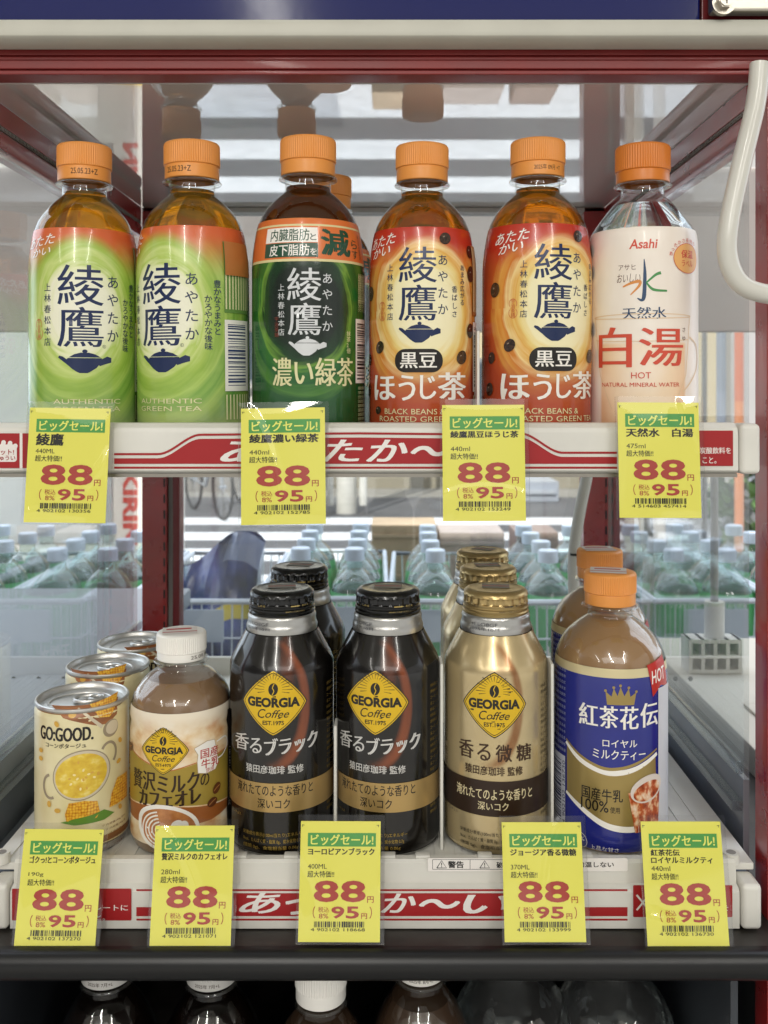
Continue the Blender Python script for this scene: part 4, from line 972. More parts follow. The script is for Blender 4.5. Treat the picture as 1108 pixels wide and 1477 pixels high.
place(b1, 407, D1, LZ, 0); place(b3, 715, D1, LZ, 0)
again(b1, 'black and gold coffee bottle facing front, on the right of the black pair', 559.5, D1, LZ, -4)
again(b1, 'black coffee bottle of the second row, cap showing over the left of the black pair', 432, .617, LZ, -20)
again(b3, 'gold coffee bottle, the middle one of its row', 704, .615, LZ, 12)
again(b3, 'gold coffee bottle, the hindmost one of its row', 696, .678, LZ, -25)
# --- milk tea
KR = 32.3
KP = [(25, 0), (29.5, 1), (31.6, 4), (32.3, 8), (32.3, 92), (32.2, 97)]+smooth_prof([(31.4, 104), (29.5, 110.5), (25.5, 117), (20.5, 122), (16.5, 125), (13.6, 127)], 5)+[(12.8, 128), (12.7, 132), (13, 132.4), (16.2, 132.7), (16.5, 133.3), (16.2, 134), (13, 134.3), (12.8, 137)]
k1 = empty('milk_tea_bottle'); tag(k1, 'royal blue labelled milk tea bottle with orange cap, front one on the right', 'bottle', 'milk tea bottles')
cap_obj(k1, 134.4, 15.2, 19.0, mat('orange cap plastic', 'e3964a', .38), None, 70, .36, sticker=True)
bottle_parts(k1, KP, MILK, 127)
BLUE = hx('1c2480')
def kart(g, u, v):
    c = g.mix(g.noise(g.mul(u, .04), g.mul(v, .03), 1, 3), hx('171f74'), hx('222c92'))
    return c
KART = art('royal blue label', kart, .25, .1, .5)
fr = FL(880, 80, KR+.15); L = Label(KP, KR+.15, 2.2, 104.5, KART)
GOLDM = mat('gold label foil', 'a8925a', .32, .55); GOLDL = mat('pale gold edge', 'd9cba0', .3, .3); HOTR = mat('hot flag red', 'b8291f', .35, coat=.3)
q = lambda p: [(fr.u(x), fr.v(y)) for x, y in p]
L.add(rect(-62, 99.6, 75, 104.5), GOLDL)
arc = [(821, 1087), (835, 1099), (850, 1108), (868, 1114), (885, 1116), (905, 1113), (925, 1106), (941, 1096)]
L.add(poly(q(arc+[(943, 1180), (930, 1190), (905, 1192), (880, 1190), (850, 1180), (821, 1160)])), GOLDM)
L.add(curve(q([(820, 1084), (840, 1103), (868, 1113), (890, 1114), (915, 1108), (943, 1092)]), [2.2, 2.6, 3, 3, 2.6, 2.0]), WI)
L.add(curve(q([(820, 1080), (840, 1097), (868, 1108), (890, 1108), (915, 1101), (943, 1085)]), [1, 1.6, 1.8, 1.8, 1.6, 1]), GOLDM)
L.add(curve(q([(820, 1158), (840, 1172), (868, 1188), (890, 1194), (915, 1195), (943, 1190)]), [1.6, 2.6, 3.2, 3.4, 3.2, 2.0]), WI)
cr = q([(876, 1016), (874, 997), (882, 1004), (885, 992), (890, 1003), (894, 990), (899, 1003), (905, 992), (907, 1004), (915, 998), (912, 1016)])
L.add(poly(cr), GOLDM); L.add(join(*[ellp(fr.u(x), fr.v(y), .8, .8, 10) for x, y in ((874, 996), (885, 991), (894, 988), (905, 991), (915, 997))]), GOLDM)
for s, b in (('紅', (838, 1018, 864, 1050)), ('茶', (866, 1018, 891, 1050)), ('花', (893, 1018, 918, 1051)), ('伝', (920, 1015, 944, 1050))):
    for z_ in mincho(s, *fr.b(*b), .0, .05, 2): L.add(z_, WI)
L.add(T('ロイヤル', *fr.b(870, 1066, 916, 1077), .008), WI); L.add(T('ミルクティー', *fr.b(857, 1081, 927, 1095), .008), WI)
L.add(T('国産牛乳', *fr.b(842, 1138, 897, 1156), .01), KI); L.add(T('100%', *fr.b(841, 1156, 878, 1172), .008), KI); L.add(T('使用', *fr.b(880, 1163, 893, 1172)), KI)
L.add(T('上品な甘さ', *fr.b(853, 1222, 892, 1230)), WI)
a = fr.b(828, 1208, 849, 1232); L.add(arcs((a[0]+a[2])/2, (a[1]+a[3])/2, (a[2]-a[0])/2, (a[3]-a[1])/2, 0, 2*PI, .3, 24), WI); L.add(T('100%', a[0]+1.6, a[1]+4.5, a[2]-1.6, a[1]+7), WI)
# red flag
L.add(poly(q([(931, 962), (955, 954), (957, 1000), (948, 994), (937, 1008)])), HOTR); L.add(T('HOT', fr.u(936), fr.v(990), fr.u(954), fr.v(971), .012, .1, .1), WI)
L.add(rect(fr.u(944.5), 8, fr.u(944.5)+20, 92), mat('side silver panel', 'c9c9cf', .35))
# a tumbler of tea drawn on the label
def tea_glass(g, u, v):
    return g.ramp(g.noise(g.mul(u, .16), g.mul(v, .11), 1.5, 5), [(.32, hx('7a2a12')), (.48, hx('b9562a')), (.58, hx('e0b089')), (.72, hx('f1e3d3'))])
GLS = art('printed tea glass', tea_glass, .3)
L.add(poly(q([(904, 1142), (913, 1200), (944, 1200), (946, 1142)])), GLS); a = fr.b(904, 1120, 947, 1158)
L.add(ellp((a[0]+a[2])/2+1, (a[1]+a[3])/2, (a[2]-a[0])/2, (a[3]-a[1])/2, 32, rot=.25), mat('printed glass white', 'd9cdc4', .3)); L.add(ellp((a[0]+a[2])/2+1, (a[1]+a[3])/2-1.2, (a[2]-a[0])/2*.84, (a[3]-a[1])/2*.7, 32, rot=.25), GLS)
# text panel and barcode on the left flank
SV = mat('silver text', 'aab0c8', .35)
for k in range(9): L.add(VT('名称紅茶飲料原材料名牛乳砂糖', fr.u(820)-1.6-k*2.2, 52, 100, 1.9), SV, .12)
u1 = fr.u(820); L.add(rect(u1-18, 9, u1-.6, 50), mat('barcode ground', 'c9ccd8', .4)); L.add(bars(u1-16, 12, u1-4.5, 48, 8, 46, True), mat('barcode navy', '1a2052', .4)); L.n += 1
L.add(([(-(p[1])+u1-.8, p[0]) for p in T('4 902102 136730', 11, 0, 47, 2.4)[0]], glyphs('4 902102 136730', 0)[1]), mat('barcode navy', '1a2052', .4))
L.done('label', k1)
place(k1, 880, .551, LZ, 0)
again(k1, 'blue milk tea bottle of the second row, orange cap rising behind the front one', 865, .628, LZ, 16)
# --- small milk coffee bottle with a white cap
CR = 28.8
CP = [(22, 0), (26.5, 1), (28.2, 4), (28.8, 8), (28.2, 20), (28.8, 27), (28.8, 66), (28.0, 70), (28.8, 74)]+smooth_prof([(28.4, 79), (26.5, 86), (22, 92), (17.5, 96), (13.8, 98)], 5)+[(13.0, 99), (12.9, 101.5), (13.2, 101.9), (15.6, 102.2), (15.9, 102.8), (15.6, 103.4), (13, 103.7), (12.8, 106)]
c1 = empty('milk_coffee_bottle'); tag(c1, 'short brown and gold milk coffee bottle with a white cap beside the soup cans', 'bottle', None)
cap_obj(c1, 103.8, 14.4, 15.5, WCAP, '25.09.14', 72, .3, sticker=True, datex=13)
bottle_parts(c1, CP, MILK2, 94)
def caf(g, u, v):
    n = g.noise(g.mul(u, .05), g.mul(v, .07), 1.3, 4); c = g.ramp(n, [(.3, hx('c98a4c')), (.5, hx('e3c9a0')), (.68, hx('efe3cf'))])
    return g.mix(g.sm(v, 80, 66), hx('e9ddc8'), c)
CAF = art('milk swirl label', caf, .28)
fr = FL(259, 71, CR+.15); L = Label(CP, CR+.15, 7, 80.2, CAF)
q = lambda p: [(fr.u(x), fr.v(y)) for x, y in p]
OLV = mat('olive gold print', 'a38c3a', .35, .2)
L.add(poly(q([(188, 1086), (215, 1102), (240, 1110), (280, 1102), (329, 1092), (329, 1172), (300, 1166), (260, 1160), (225, 1158), (188, 1166)])), OLV)
L.add(curve(q([(188, 1085), (215, 1101), (240, 1109), (280, 1101), (329, 1091)]), .5), mat('orange rim', 'b5652c', .35))
L.add(poly(q([(188, 1168), (225, 1160), (260, 1162), (300, 1168), (329, 1174), (329, 1182), (300, 1190), (188, 1190)])), mat('orange brown print', '9a5a2a', .35))
logo(L, fr, 206, 1047, 269, 1115)
TB = mat('brown brush ink', '33200f', .35)
for s, b, sl in (('贅沢', (195, 1110, 225, 1138), 1), ('ミルク', (227, 1114, 283, 1140), 1), ('の', (284, 1120, 296, 1138), 1), ('カフェオレ', (203, 1138, 285, 1160), 1)):
    for z_ in mincho(s, *fr.b(*b), .006, .02, 2): L.add(([(x, y+.04*x, zz) for x, y, zz in z_[0]], z_[1]), TB)
# jug
jug = [(276, 1080), (283, 1077), (293, 1073), (303, 1074), (305, 1088), (308, 1108), (304, 1117), (292, 1119), (281, 1116), (280, 1100), (281, 1090)]
L.add(stroke(q(jug+jug[:1]), .7), mat('jug outline', 'b79f7c', .4)); L.add(poly(q(jug)), WI); L.add(curve(q([(306, 1078), (318, 1076), (321, 1088), (315, 1100), (308, 1103)]), .8), WI)
RI = mat('red print', 'b3332c', .35); L.add(T('国産', *fr.b(284, 1083, 308, 1097), .015), RI); L.add(T('牛乳', *fr.b(285, 1098, 309, 1112), .015), RI); L.add(T('使用', *fr.b(291, 1112, 302, 1118)), RI)
# cup with drawn foam
a = fr.b(196, 1160, 291, 1215); cx_, cy_ = fr.u(238), fr.v(1192)
L.add(ellp(cx_, cy_, 19, 13, 40, rot=-.15), WI); L.add(ellp(cx_+.3, cy_-.2, 16.6, 11.0, 40, rot=-.15), art('crema', lambda g, u, v: g.ramp(g.noise(g.mul(u, .12), g.mul(v, .12), 1.2, 3), [(.3, hx('9a5a2c')), (.7, hx('c98a55'))]), .3))
for k in range(5): L.add(arcs(cx_-3, cy_-1, 3+k*2.2, 2.4+k*1.9, PI*.55, PI*1.45, .9, 16), WI)
L.add(ellp(cx_+6, cy_+2, 3.4, 2.4, 20, rot=.5), WI); L.add(ellp(cx_+10, cy_+1, 2.6, 3, 20), WI)
for x, y, r in ((306, 1146, .9), (300, 1164, .3), (191, 1088, .4)):
    u, v = fr.u(x), fr.v(y); L.add(ellp(u, v, 3.4, 2.5, 20, rot=r), mat('printed bean brown', '5a3018', .3)); L.add(curve([(u-2.2, v-1.2), (u, v+.3), (u+2.2, v+1.2)], .5), mat('printed bean light', 'a5713d', .35))
L.add(rect(31, 9, 52, 76), mat('dark text panel', '2a2420', .35)); L.n += 1; L.add(bars(33, 20, 42, 55, 6, 40, True), WI)
L.done('label', c1); place(c1, 262, .5462, LZ, 0)
# --- corn soup cans
SR = 26.2
SP = [(24.4, 0), (25.2, .8), (25.4, 1.6), (24.9, 3.2), (26.2, 5.5), (26.2, 77.5), (25.2, 80)]
s1 = empty('soup_can'); tag(s1, 'cream corn soup can with a pot drawn on it, front one of its row', 'can', 'corn soup cans')
TIN = mat('tinplate', 'c9c8c4', .34, .75, bump=(80, .04, .0005))
lathe_o('lid', [(25.1, 79.6), (25.9, 80.2), (26.3, 81.2), (26.0, 82.2), (25.2, 82.5), (24.6, 82.0), (24.2, 79.6), (23.4, 78.8), (21.5, 78.9), (20.8, 79.4), (0, 79.4)], TIN, s1, 72)
lathe_o('base', [(0, 1.2), (23.5, 1.0), (24.4, 0), (25.2, .8), (25.5, 1.7), (24.9, 3.3), (25.3, 4.2)], TIN, s1, 64)
# pull tab
bm = bmesh.new()
tb = [Vector((.006*math.cos(t)*1.25+.003, .0045*math.sin(t)*1.25-.004, .0812)) for t in [2*PI*k/20 for k in range(21)]]
tube(bm, tb, .0011, 8); tube(bm, [Vector((.008+.004*math.cos(t), -.004+.0035*math.sin(t), .0812)) for t in [2*PI*k/16 for k in range(17)]], .0010, 8)
box(bm, -.004, -.006, .0800, .004, -.002, .0806, 0, .0002)
tube(bm, [(0, -.004, .0794), (0, -.004, .0816)], .0022, 14); tube(bm, [Vector((.0175*math.cos(t)-.001, .0145*math.sin(t)-.002, .0796)) for t in [2*PI*k/40 for k in range(41)]], .0007, 6)
finish('pull_tab', bm, TIN, s1)
def soup(g, u, v): return g.ramp(g.noise(g.mul(u, .05), g.mul(v, .05), 1, 3), [(.3, hx('dccf9c')), (.7, hx('e9dfb6'))])
SA = art('cream can print', soup, .3, .1)
fr = Frame(121, 66.5, SR+.1, LB, .3830); L = Label(SP, SR+.1, 4.8, 79.4, SA, .0)
q = lambda p: [(fr.u(x), fr.v(y)) for x, y in p]
WOOD = art('wood board print', lambda g, u, v: g.ramp(g.noise(g.mul(u, .05), g.mul(v, .4), 1, 4), [(.3, hx('7a4a28')), (.7, hx('a86a3c'))]), .35)
def corn(g, u, v): return g.ramp(g.vor(u, v, .62), [(.1, hx('f0cc4c')), (.5, hx('dc9a2c')), (.75, hx('a8621c'))])
CORN = art('corn print', corn, .3); POT = mat('pot steel print', '9c8f78', .35, .1); POTI = mat('pot rim light', 'cfc3aa', .35, .1)
SOUPY = art('soup print', lambda g, u, v: g.ramp(g.noise(g.mul(u, .16), g.mul(v, .22), 1, 4), [(.3, hx('cfa428')), (.55, hx('dfbf3a')), (.72, hx('eedc86'))]), .3)
KERN = mat('kernel print', 'd2a445', .35); LEAF = mat('leaf print', '5f8a35', .35)
L.add(rect(fr.u(52.5)-50, fr.v(1030), fr.u(189)+60, 79.3), mat('brown rim print', '8c6038', .35), .05)
L.add(poly(q([(52.5, 1031), (90, 1040), (130, 1042), (184, 1030), (188, 1042), (130, 1050), (90, 1049), (52.5, 1042)])), SA)
L.add(poly(q([(78, 1020), (172, 1020), (168, 1044), (155, 1053), (140, 1052), (120, 1045), (95, 1037)])), WOOD); L.add(poly(q([(131, 1020), (172, 1012), (166, 1034), (158, 1044), (144, 1041)])), CORN)
L.add(ellp(fr.u(107), fr.v(1033), 2.2, 1.6, 16), KERN)
L.add(curve(q([(115, 1024), (130, 1038), (148, 1056)]), [1.2, 1.5, 2]), POTI); L.add(ellp(fr.u(160), fr.v(1061), 5.2, 4.8, 24, rot=.4), POT); L.add(ellp(fr.u(161.5), fr.v(1060), 4.2, 3.7, 24, rot=.4), POTI)
[L.add(q_, KI) for q_ in mincho('GO:GOOD.', *fr.b(65, 1051, 136, 1071), .01, .016, 2)]; L.add(T('コーンポタージュ', *fr.b(72, 1074, 126, 1081), .02), KI)
L.add(arcs(fr.u(157), fr.v(1097), 4.8, 6.2, -.9, 2.6, 1.5, 20), POT); L.add(arcs(fr.u(78), fr.v(1138), 4.8, 6.4, 1.7, 5.2, 1.5, 20), POT)
cx_, cy_ = fr.u(120), fr.v(1121); L.add(ellp(cx_, cy_, 16.4, 13.8, 44, rot=.25), POT); L.add(ellp(cx_, cy_, 15.8, 13.2, 44, rot=.25), POTI); L.add(ellp(cx_-.3, cy_-.2, 14.6, 12.0, 44, rot=.25), SOUPY)
rnd = random.Random(5)
for k in range(16): t_ = rnd.uniform(0, 6.28); r_ = rnd.uniform(2, 10); L.add(ellp(cx_+r_*math.cos(t_), cy_+r_*.8*math.sin(t_), .9, .6, 10, rot=t_), KERN if k % 2 else mat('soup light print', 'efe0a0', .35))
L.add(poly(q([(103, 1160), (123, 1158), (141, 1162), (144, 1178), (140, 1186), (100, 1186), (98, 1176)])), CORN); L.add(poly(q([(92, 1188), (110, 1183), (135, 1180), (150, 1177), (164, 1187), (150, 1192), (110, 1192)])), LEAF)
L.add(poly(q([(168, 1138), (182, 1138), (182, 1176), (157, 1177), (160, 1158)])), CORN)
for x, y in ((87, 1046), (172, 1084), (170, 1114), (77, 1163), (88, 1171), (66, 1088), (66, 1100), (172, 1183)): L.add(ellp(fr.u(x), fr.v(y), 1.8, 1.3, 14, rot=x), KERN)
for k in range(6): L.add(T('名称:スープ 内容量190g 原材料'[k:k+12], fr.u(147), fr.v(1238-k*7), fr.u(180), fr.v(1234.5-k*7)), mat('brown small print', '7a5230', .4), .2)
L.add(rect(-80, 5, 80, 9.5), mat('brown rim print', '8c6038', .35), .06)
L.done('body', s1)
def cplace(o, x, d, rot): place(o, x, d, LZ, rot)
cplace(s1, 119, .5445, 0)
c = copy_tree(s1); c['label'] = 'corn soup can in the middle of its row, lid half over the front can'; cplace(c, 156, .608, -24)
c = copy_tree(s1); c['label'] = 'corn soup can at the back of its row, beside the white cap'; cplace(c, 196, .664, 22)

# ------------------------------------------------------------------ chilled bottles in the bay below
BAYZ = -.5448
CLEARP = pane('crinkled clear bottle', (.88, .92, .91), 2.4, .05, 1.6, (45, .9, .006), film=.10)
def bay_bottle(label, x, d, top, R, capm, bodym, drink, capR=14.5, neck=12.6, date=None, ch=17):
    hgt = (top-BAYZ)*1000
    o = empty('chilled_bottle'); tag(o, label, 'bottle', 'chilled bottles in the bay under the counter')
    z = hgt-ch
    pr = [(R*.8, 0), (R*.95, 1.5), (R, 6), (R, z-62)]+smooth_prof([(R*.985, z-52), (R*.9, z-36), (R*.68, z-20), (neck+1.6, z-9)], 4)+[(neck, z-7.5), (neck, z-3), (neck+3.4, z-2.6), (neck+3.6, z-2), (neck+3.3, z-1.4), (neck, z-1)]
    cap_obj(o, z-.6, capR, ch, capm, date, 60, .34)
    lathe_o('body', pr, bodym, o, 56)
    if drink: 
        lp = [(max(.2, r-.7), zz) for r, zz in pr if zz < z-12]; lp = [(0, lp[0][1])]+lp+[(0, lp[-1][1])]; lathe_o('drink', lp, drink, o, 48)
    o.location = (PX(x, d), d, H+BAYZ); return o
COLA = mat('dark cola', '120b08', .1, coat=.6); CAFD = mat('chilled milk coffee', '4a382b', .25, coat=.5); GCAPW = mat('pale grey cap', 'c3c1bd', .4)
bay_bottle('dark bottle under the counter at the far left, pale cap with a printed date', 155, .56, -.3315, 33, GCAPW, PET, COLA, 15.5, 13, '2025年 7月+L')
bay_bottle('dark bottle under the counter, second from the left with a printed pale cap', 306, .56, -.3325, 33, GCAPW, PET, COLA, 15.5, 13, '2025年 7月+L')
bay_bottle('milky brown bottle under the counter with a white ribbed cap', 463, .55, -.3325, 34, WCAP, PET, CAFD, 15.2, 13, None, 22)
bay_bottle('brown bottle under the counter with a dated white cap, right of the milky one', 607, .565, -.333, 33, WCAP, PET, CAFD, 15, 13, '2025年 8月+L')
bay_bottle('large clear water bottle under the counter, left of the two clear ones', 740, .60, -.345, 42, mat('clear blue cap', 'a9b4ba', .3), CLEARP, WATER, 15, 13)
bay_bottle('large clear water bottle under the counter, right of the two clear ones', 884, .60, -.345, 42, mat('clear blue cap', 'a9b4ba', .3), CLEARP, WATER, 15, 13)
# ------------------------------------------------------------------ beyond the glass: the shop front and the street
def plane_o(name, x0, y0, x1, y1, z, m):
    bm = bmesh.new(); bm.faces.new([bm.verts.new(p) for p in ((x0, y0, z), (x1, y0, z), (x1, y1, z), (x0, y1, z))]); o = finish(name, bm, m, None, False); tag(o, kind='structure'); return o
plane_o('pavement', -60, -60, 60, 90, 0, mat('pavement', '8d8a84', .8, var=(3, .85, 1.1), bump=(40, .2, .003)))
plane_o('road', -60, 4.3, 60, 11.5, .004, mat('asphalt', '57575a', .8, var=(2, .85, 1.15), bump=(150, .3, .004)))
STRIPE = mat('road paint', 'dedfe2', .6, var=(8, .85, 1.03))
bm = bmesh.new()
for y0, y1 in ((5.0, 5.6), (6.1, 6.6), (7.15, 7.7), (8.15, 8.6), (9.1, 9.6)):
    bm.faces.new([bm.verts.new(p) for p in ((-2.6, y0, .008), (2.3, y0, .008), (2.3, y1, .008), (-2.6, y1, .008))])
o = finish('crossing_stripes', bm, STRIPE, None, False); tag(o, kind='structure')
# unseen roof added against the sun; a stand-in board greys the upper view
aw = empty('sunshade', (0, -1.4, 0)); tag(aw, 'added unseen awning roof above the photographer and the warmer', 'sunshade')
def awp(o): o.parent = aw; o.matrix_parent_inverse = Matrix.Translation((0, 1.4, 0)); return o
awp(boxo('roof', (-3.2, -3.2, H+1.25, 3.2, .45, H+1.30), mat('awning roof', 'c9c6be', .7)))
for x in (-3.1, 3.0): awp(boxo('post', (x, .3, 0, x+.09, .39, H+1.25), WPLA))
hb = empty('standin_board', (0, 1.38, 0)); tag(hb, 'grey stand-in board for the dim upper view, seen above the bottles through the back glass', 'board')
def hbp(o): o.parent = hb; o.matrix_parent_inverse = Matrix.Translation((0, -1.38, 0)); return o
hbp(boxo('board', (-1.75, 1.375, H+.088, 1.75, 1.39, H+.33), mat('grey board', 'c2b8b2', .6, var=(2, .93, 1.05)), bev=.002))
for x in (-1.72, 1.68): hbp(boxo('post', (x, 1.391, 0, x+.04, 1.43, H+.33), GREYP))
# wire baskets of large bottles on a long bench
BENCH = mat('white steel', 'b9bec6', .45)
bn = empty('bench', (0, 1.62, 0)); tag(bn, 'long white steel bench carrying the wire baskets', 'bench')
o = boxo('top', (-1.3, 1.40, .690, 1.3, 1.92, .715), BENCH, bev=.004); o.parent = bn; o.matrix_parent_inverse = Matrix.Translation((0, -1.62, 0))
for x in (-1.25, -.4, .4, 1.2):
    o = boxo('leg', (x, 1.45, 0, x+.05, 1.5, .690), BENCH); o.parent = bn; o.matrix_parent_inverse = Matrix.Translation((0, -1.62, 0))
o = boxo('front_panel', (-1.3, 1.395, .40, 1.3, 1.3995, .690), mat('blue grey panel', '7d8794', .5)); o.parent = bn; o.matrix_parent_inverse = Matrix.Translation((0, -1.62, 0))
WIRE = mat('white coated wire', 'c9cfd8', .4)
def basket_mesh():
    bm = bmesh.new(); W, D, Hh = .094,   .215, .262
    def loop(z, s, r): tube(bm, [(-W*s, -D*s, z), (W*s, -D*s, z), (W*s, D*s, z), (-W*s, D*s, z), (-W*s, -D*s, z)], r, 6)
    for z, s, r in ((.0035, .90, .0025), (.07, .93, .0016), (.14, .96, .0016), (.205, .985, .0016), (Hh, 1.0, .0048)): loop(z, s, r)
    for k in range(13):
        x = -W+2*W*k/12
        for y in (-D, D): tube(bm, [(x*.9, y*.9, .003), (x, y, Hh)], .0014, 5)
    for k in range(1, 13):
        y = -D+2*D*k/13
        for x in (-W, W): tube(bm, [(x*.9, y*.9, .003), (x, y, Hh)], .0014, 5)
    for k in range(7): tube(bm, [(-W*.9+W*1.8*k/6, -D*.9, .003), (-W*.9+W*1.8*k/6, D*.9, .003)], .0014, 5)
    return bm
bask = empty('wire_basket'); finish('wires', basket_mesh(), WIRE, bask)
bm = bmesh.new(); box(bm, -.05, -.2165, .20, .05, -.2150, .25, 0, .0005); finish('price_plate', bm, mat('pale plate', 'b9c3cf', .45), bask)
BIGP = pane('pale bottle plastic', (.86, .95, .94), 2.2, .04, 1.5, (30, .5, .004))
bigw = liquid('bottled water tint', (.62, .88, .74), .22); GLAB = mat('green film label', '5aa86a', .35, coat=.3); BCAPW = mat('frosted cap', 'c9d3e0', .4)
big = empty('water_bottle')
lathe_o('body', [(36, 0), (42, 2), (43.5, 8), (43.5, 190)]+smooth_prof([(43.3, 208), (41.5, 232), (36, 252), (26, 266), (15.5, 275)], 3)+[(13.5, 278), (13.5, 288), (15.5, 288.5), (15.5, 290)], BIGP, big, 40)
lathe_o('drink', [(0, 3), (40, 4), (42.6, 10), (42.6, 188)]+smooth_prof([(42.3, 208), (40.5, 231), (36, 249)], 3)+[(0, 249)], bigw, big, 40)
lathe_o('cap', [(15.8, 289), (16, 291), (16, 305), (14.5, 307), (0, 307)], BCAPW, big, 60, (290, 304, 30, .5))
L = Label([(43.5, 0), (43.5, 190)]+smooth_prof([(43.3, 208), (41.5, 232), (36, 252)], 3), 43.7, 110, 244, GLAB, .3, 48)
L.add(T('プラスチック約40%削減', -36, 226, 36, 236, .01), WI); L.add(T('天然水', -24, 145, 24, 172, .02), WI); L.done('label', big)
def bcopy(src, label, x, y, z, rz=0, rx=0, ry=0, group=None, first=[None]):
    c = copy_tree(src); c.location = (x, y, z); c.rotation_euler = (R_(rx), R_(ry), R_(rz)); c['label'] = label; c['group'] = group; c['category'] = src_cat[src]
    if src is big: c.scale = (1, 1, 1.06)
    return c
src_cat = {bask: 'basket', big: 'bottle'}
where = {-5: 'far left', -4: 'left', -3: 'inner left', -2: 'holding the blue bag', -1: 'behind the black coffee bottles', 0: 'behind the gold coffee bottles', 1: 'at the right back post', 2: 'inner right', 3: 'further right', 4: 'far right'}
rnd = random.Random(11)
for k in range(-5, 5):
    x = .1-.005+k*.2
    y = 1.66+rnd.uniform(-.012, .012)
    bcopy(bask, 'white wire basket on the bench, '+('the one '+where[k] if k not in (-2, -1, 0, 1) else where[k]), x, y, .7155, rnd.uniform(-1.5, 1.5), group='wire baskets on the bench')
    if k == -2: continue
    cols = (-.042, .046) if k != 0 else (-.027,)
    for cx in cols:
        for r in range(4):
            lean = 0
            bx, by = x+cx+rnd.uniform(-.003, .003), y-.145+r*.093+rnd.uniform(-.003, .003)
            rowt = ('front', 'second', 'third', 'hindmost')[r]
            lab = 'green labelled bottle, '+rowt+' of '+('the only' if k == 0 else 'left' if cx < 0 else 'right')+' row, '+('basket '+where[k] if k in (-1, 0, 1) else where[k]+' basket')
            bcopy(big, lab, bx, by, .720, rnd.uniform(-60, 60), group='green labelled water bottles in the baskets')
for o in list(COL.objects):
    if o.parent in (bask, big): bpy.data.objects.remove(o)
bpy.data.objects.remove(bask); bpy.data.objects.remove(big)
# blue bag in its basket
bg_o = empty('shopping_bag', (PX(308, 1.6), 1.62, .73)); tag(bg_o, 'crumpled blue bag with a yellow stripe in a wire basket', 'bag')
bm = bmesh.new(); NX, NZ = 16, 14
def bagp(i, j, s):
    u = i/NX*2-1; v = j/NZ; wv = .012*math.sin(5*u+9*v+s)+.008*math.sin(11*u-7*v*s)
    hw = .080*(1-.25*max(0, v-.55)); return (u*hw+.018*v*v+.01*math.sin(v*6), s*(.07*(1-v**2.5)*(1-u*u*.5)+.004)+wv, v*.30+.03*math.sin(u*2.2+.6)*v)
g0 = [[bm.verts.new(bagp(i, j, -1)) for i in range(NX+1)] for j in range(NZ+1)]; g1_ = [[bm.verts.new(bagp(i, j, 1)) for i in range(NX+1)] for j in range(NZ+1)]
for j in range(NZ):
    for i in range(NX):
        f = bm.faces.new((g0[j][i], g0[j][i+1], g0[j+1][i+1], g0[j+1][i])); f.material_index = 1 if j == 8 else (2 if j in (12, 13) and i > 8 else 0)
        bm.faces.new((g1_[j][i+1], g1_[j][i], g1_[j+1][i], g1_[j+1][i+1]))
    for i in (0, NX): bm.faces.new((g0[j][i], g0[j+1][i], g1_[j+1][i], g1_[j][i]))
finish('bag_body', bm, [mat('blue bag film', '2c3460', .22, coat=.5, var=(18, .5, 2.2)), mat('bag yellow', 'c2ab3c', .4), mat('bag grey', '777f9a', .3)], bg_o)
# cartons and crates behind the bench
def crate(label, px0, px1, py, d, col, dep=.12, slats=False):
    x0, x1, z = PX(px0, d), PX(px1, d), PZ(py, d); t = empty('carton' if not slats else 'crate', ((x0+x1)/2, d+dep/2, 0)); tag(t, label, 'carton' if not slats else 'crate', 'boxes stacked behind the bench')
    def q(o): o.parent = t; o.matrix_parent_inverse = Matrix.Translation(-t.location); return o
    q(boxo('sides', (x0, d, .0, x1, d+dep, z), mat(('carton ' if not slats else 'crate ')+col, col, .7, var=(12, .85, 1.1)), bev=.003))
    bm = bmesh.new()
    for zz in [z-.02-i*.085 for i in range(5)]: box(bm, x0+.003, d-.004, zz-.006, x1-.003, d-.0002, zz)
    for i in range(1, 7 if slats else 4): xx = x0+(x1-x0)*i/(7 if slats else 4); box(bm, xx-.002, d-.003, z-.4, xx+.002, d-.0003, z-.004)
    q(finish('seams', bm, mat('seam '+col, col, .8))); return t
crate('tan carton stack behind the bench, right of the white pipe', 536, 630, 757, 1.97, 'ab9478')
crate('pale pink tan carton behind the bench, right of the tan one', 634, 728, 768, 2.0, 'a89a92')
crate('grey brown slatted crate behind the bench, by the white cable', 744, 806, 768, 2.0, '857268', .12, True)
# pipes and meter box on a pole
mt = empty('pole', (PX(500, 10), 10, 0)); tag(mt, 'white pole with pipes and a meter box, above the left rows of bottles', 'pole')
def mq(o): o.parent = mt; o.matrix_parent_inverse = Matrix.Translation(-mt.location); return o
WH = mat('weathered white', 'cfcdc6', .5, var=(6, .9, 1.05)); px_ = PX(500, 10)
bm = bmesh.new(); tube(bm, [(px_, 10, 0), (px_, 10, 7)], .11, 16); mq(finish('mast', bm, WH))
for dx in (-.17, .18):
    bm = bmesh.new(); tube(bm, [(px_+dx, 9.9, .1), (px_+dx, 9.9, 5)], .04, 8); mq(finish('pipe', bm, WH))
mq(boxo('meter_box', (px_-.62, 9.6, PZ(748, 9.7), px_-.22, 9.9, PZ(640, 9.7)), WH, bev=.03))
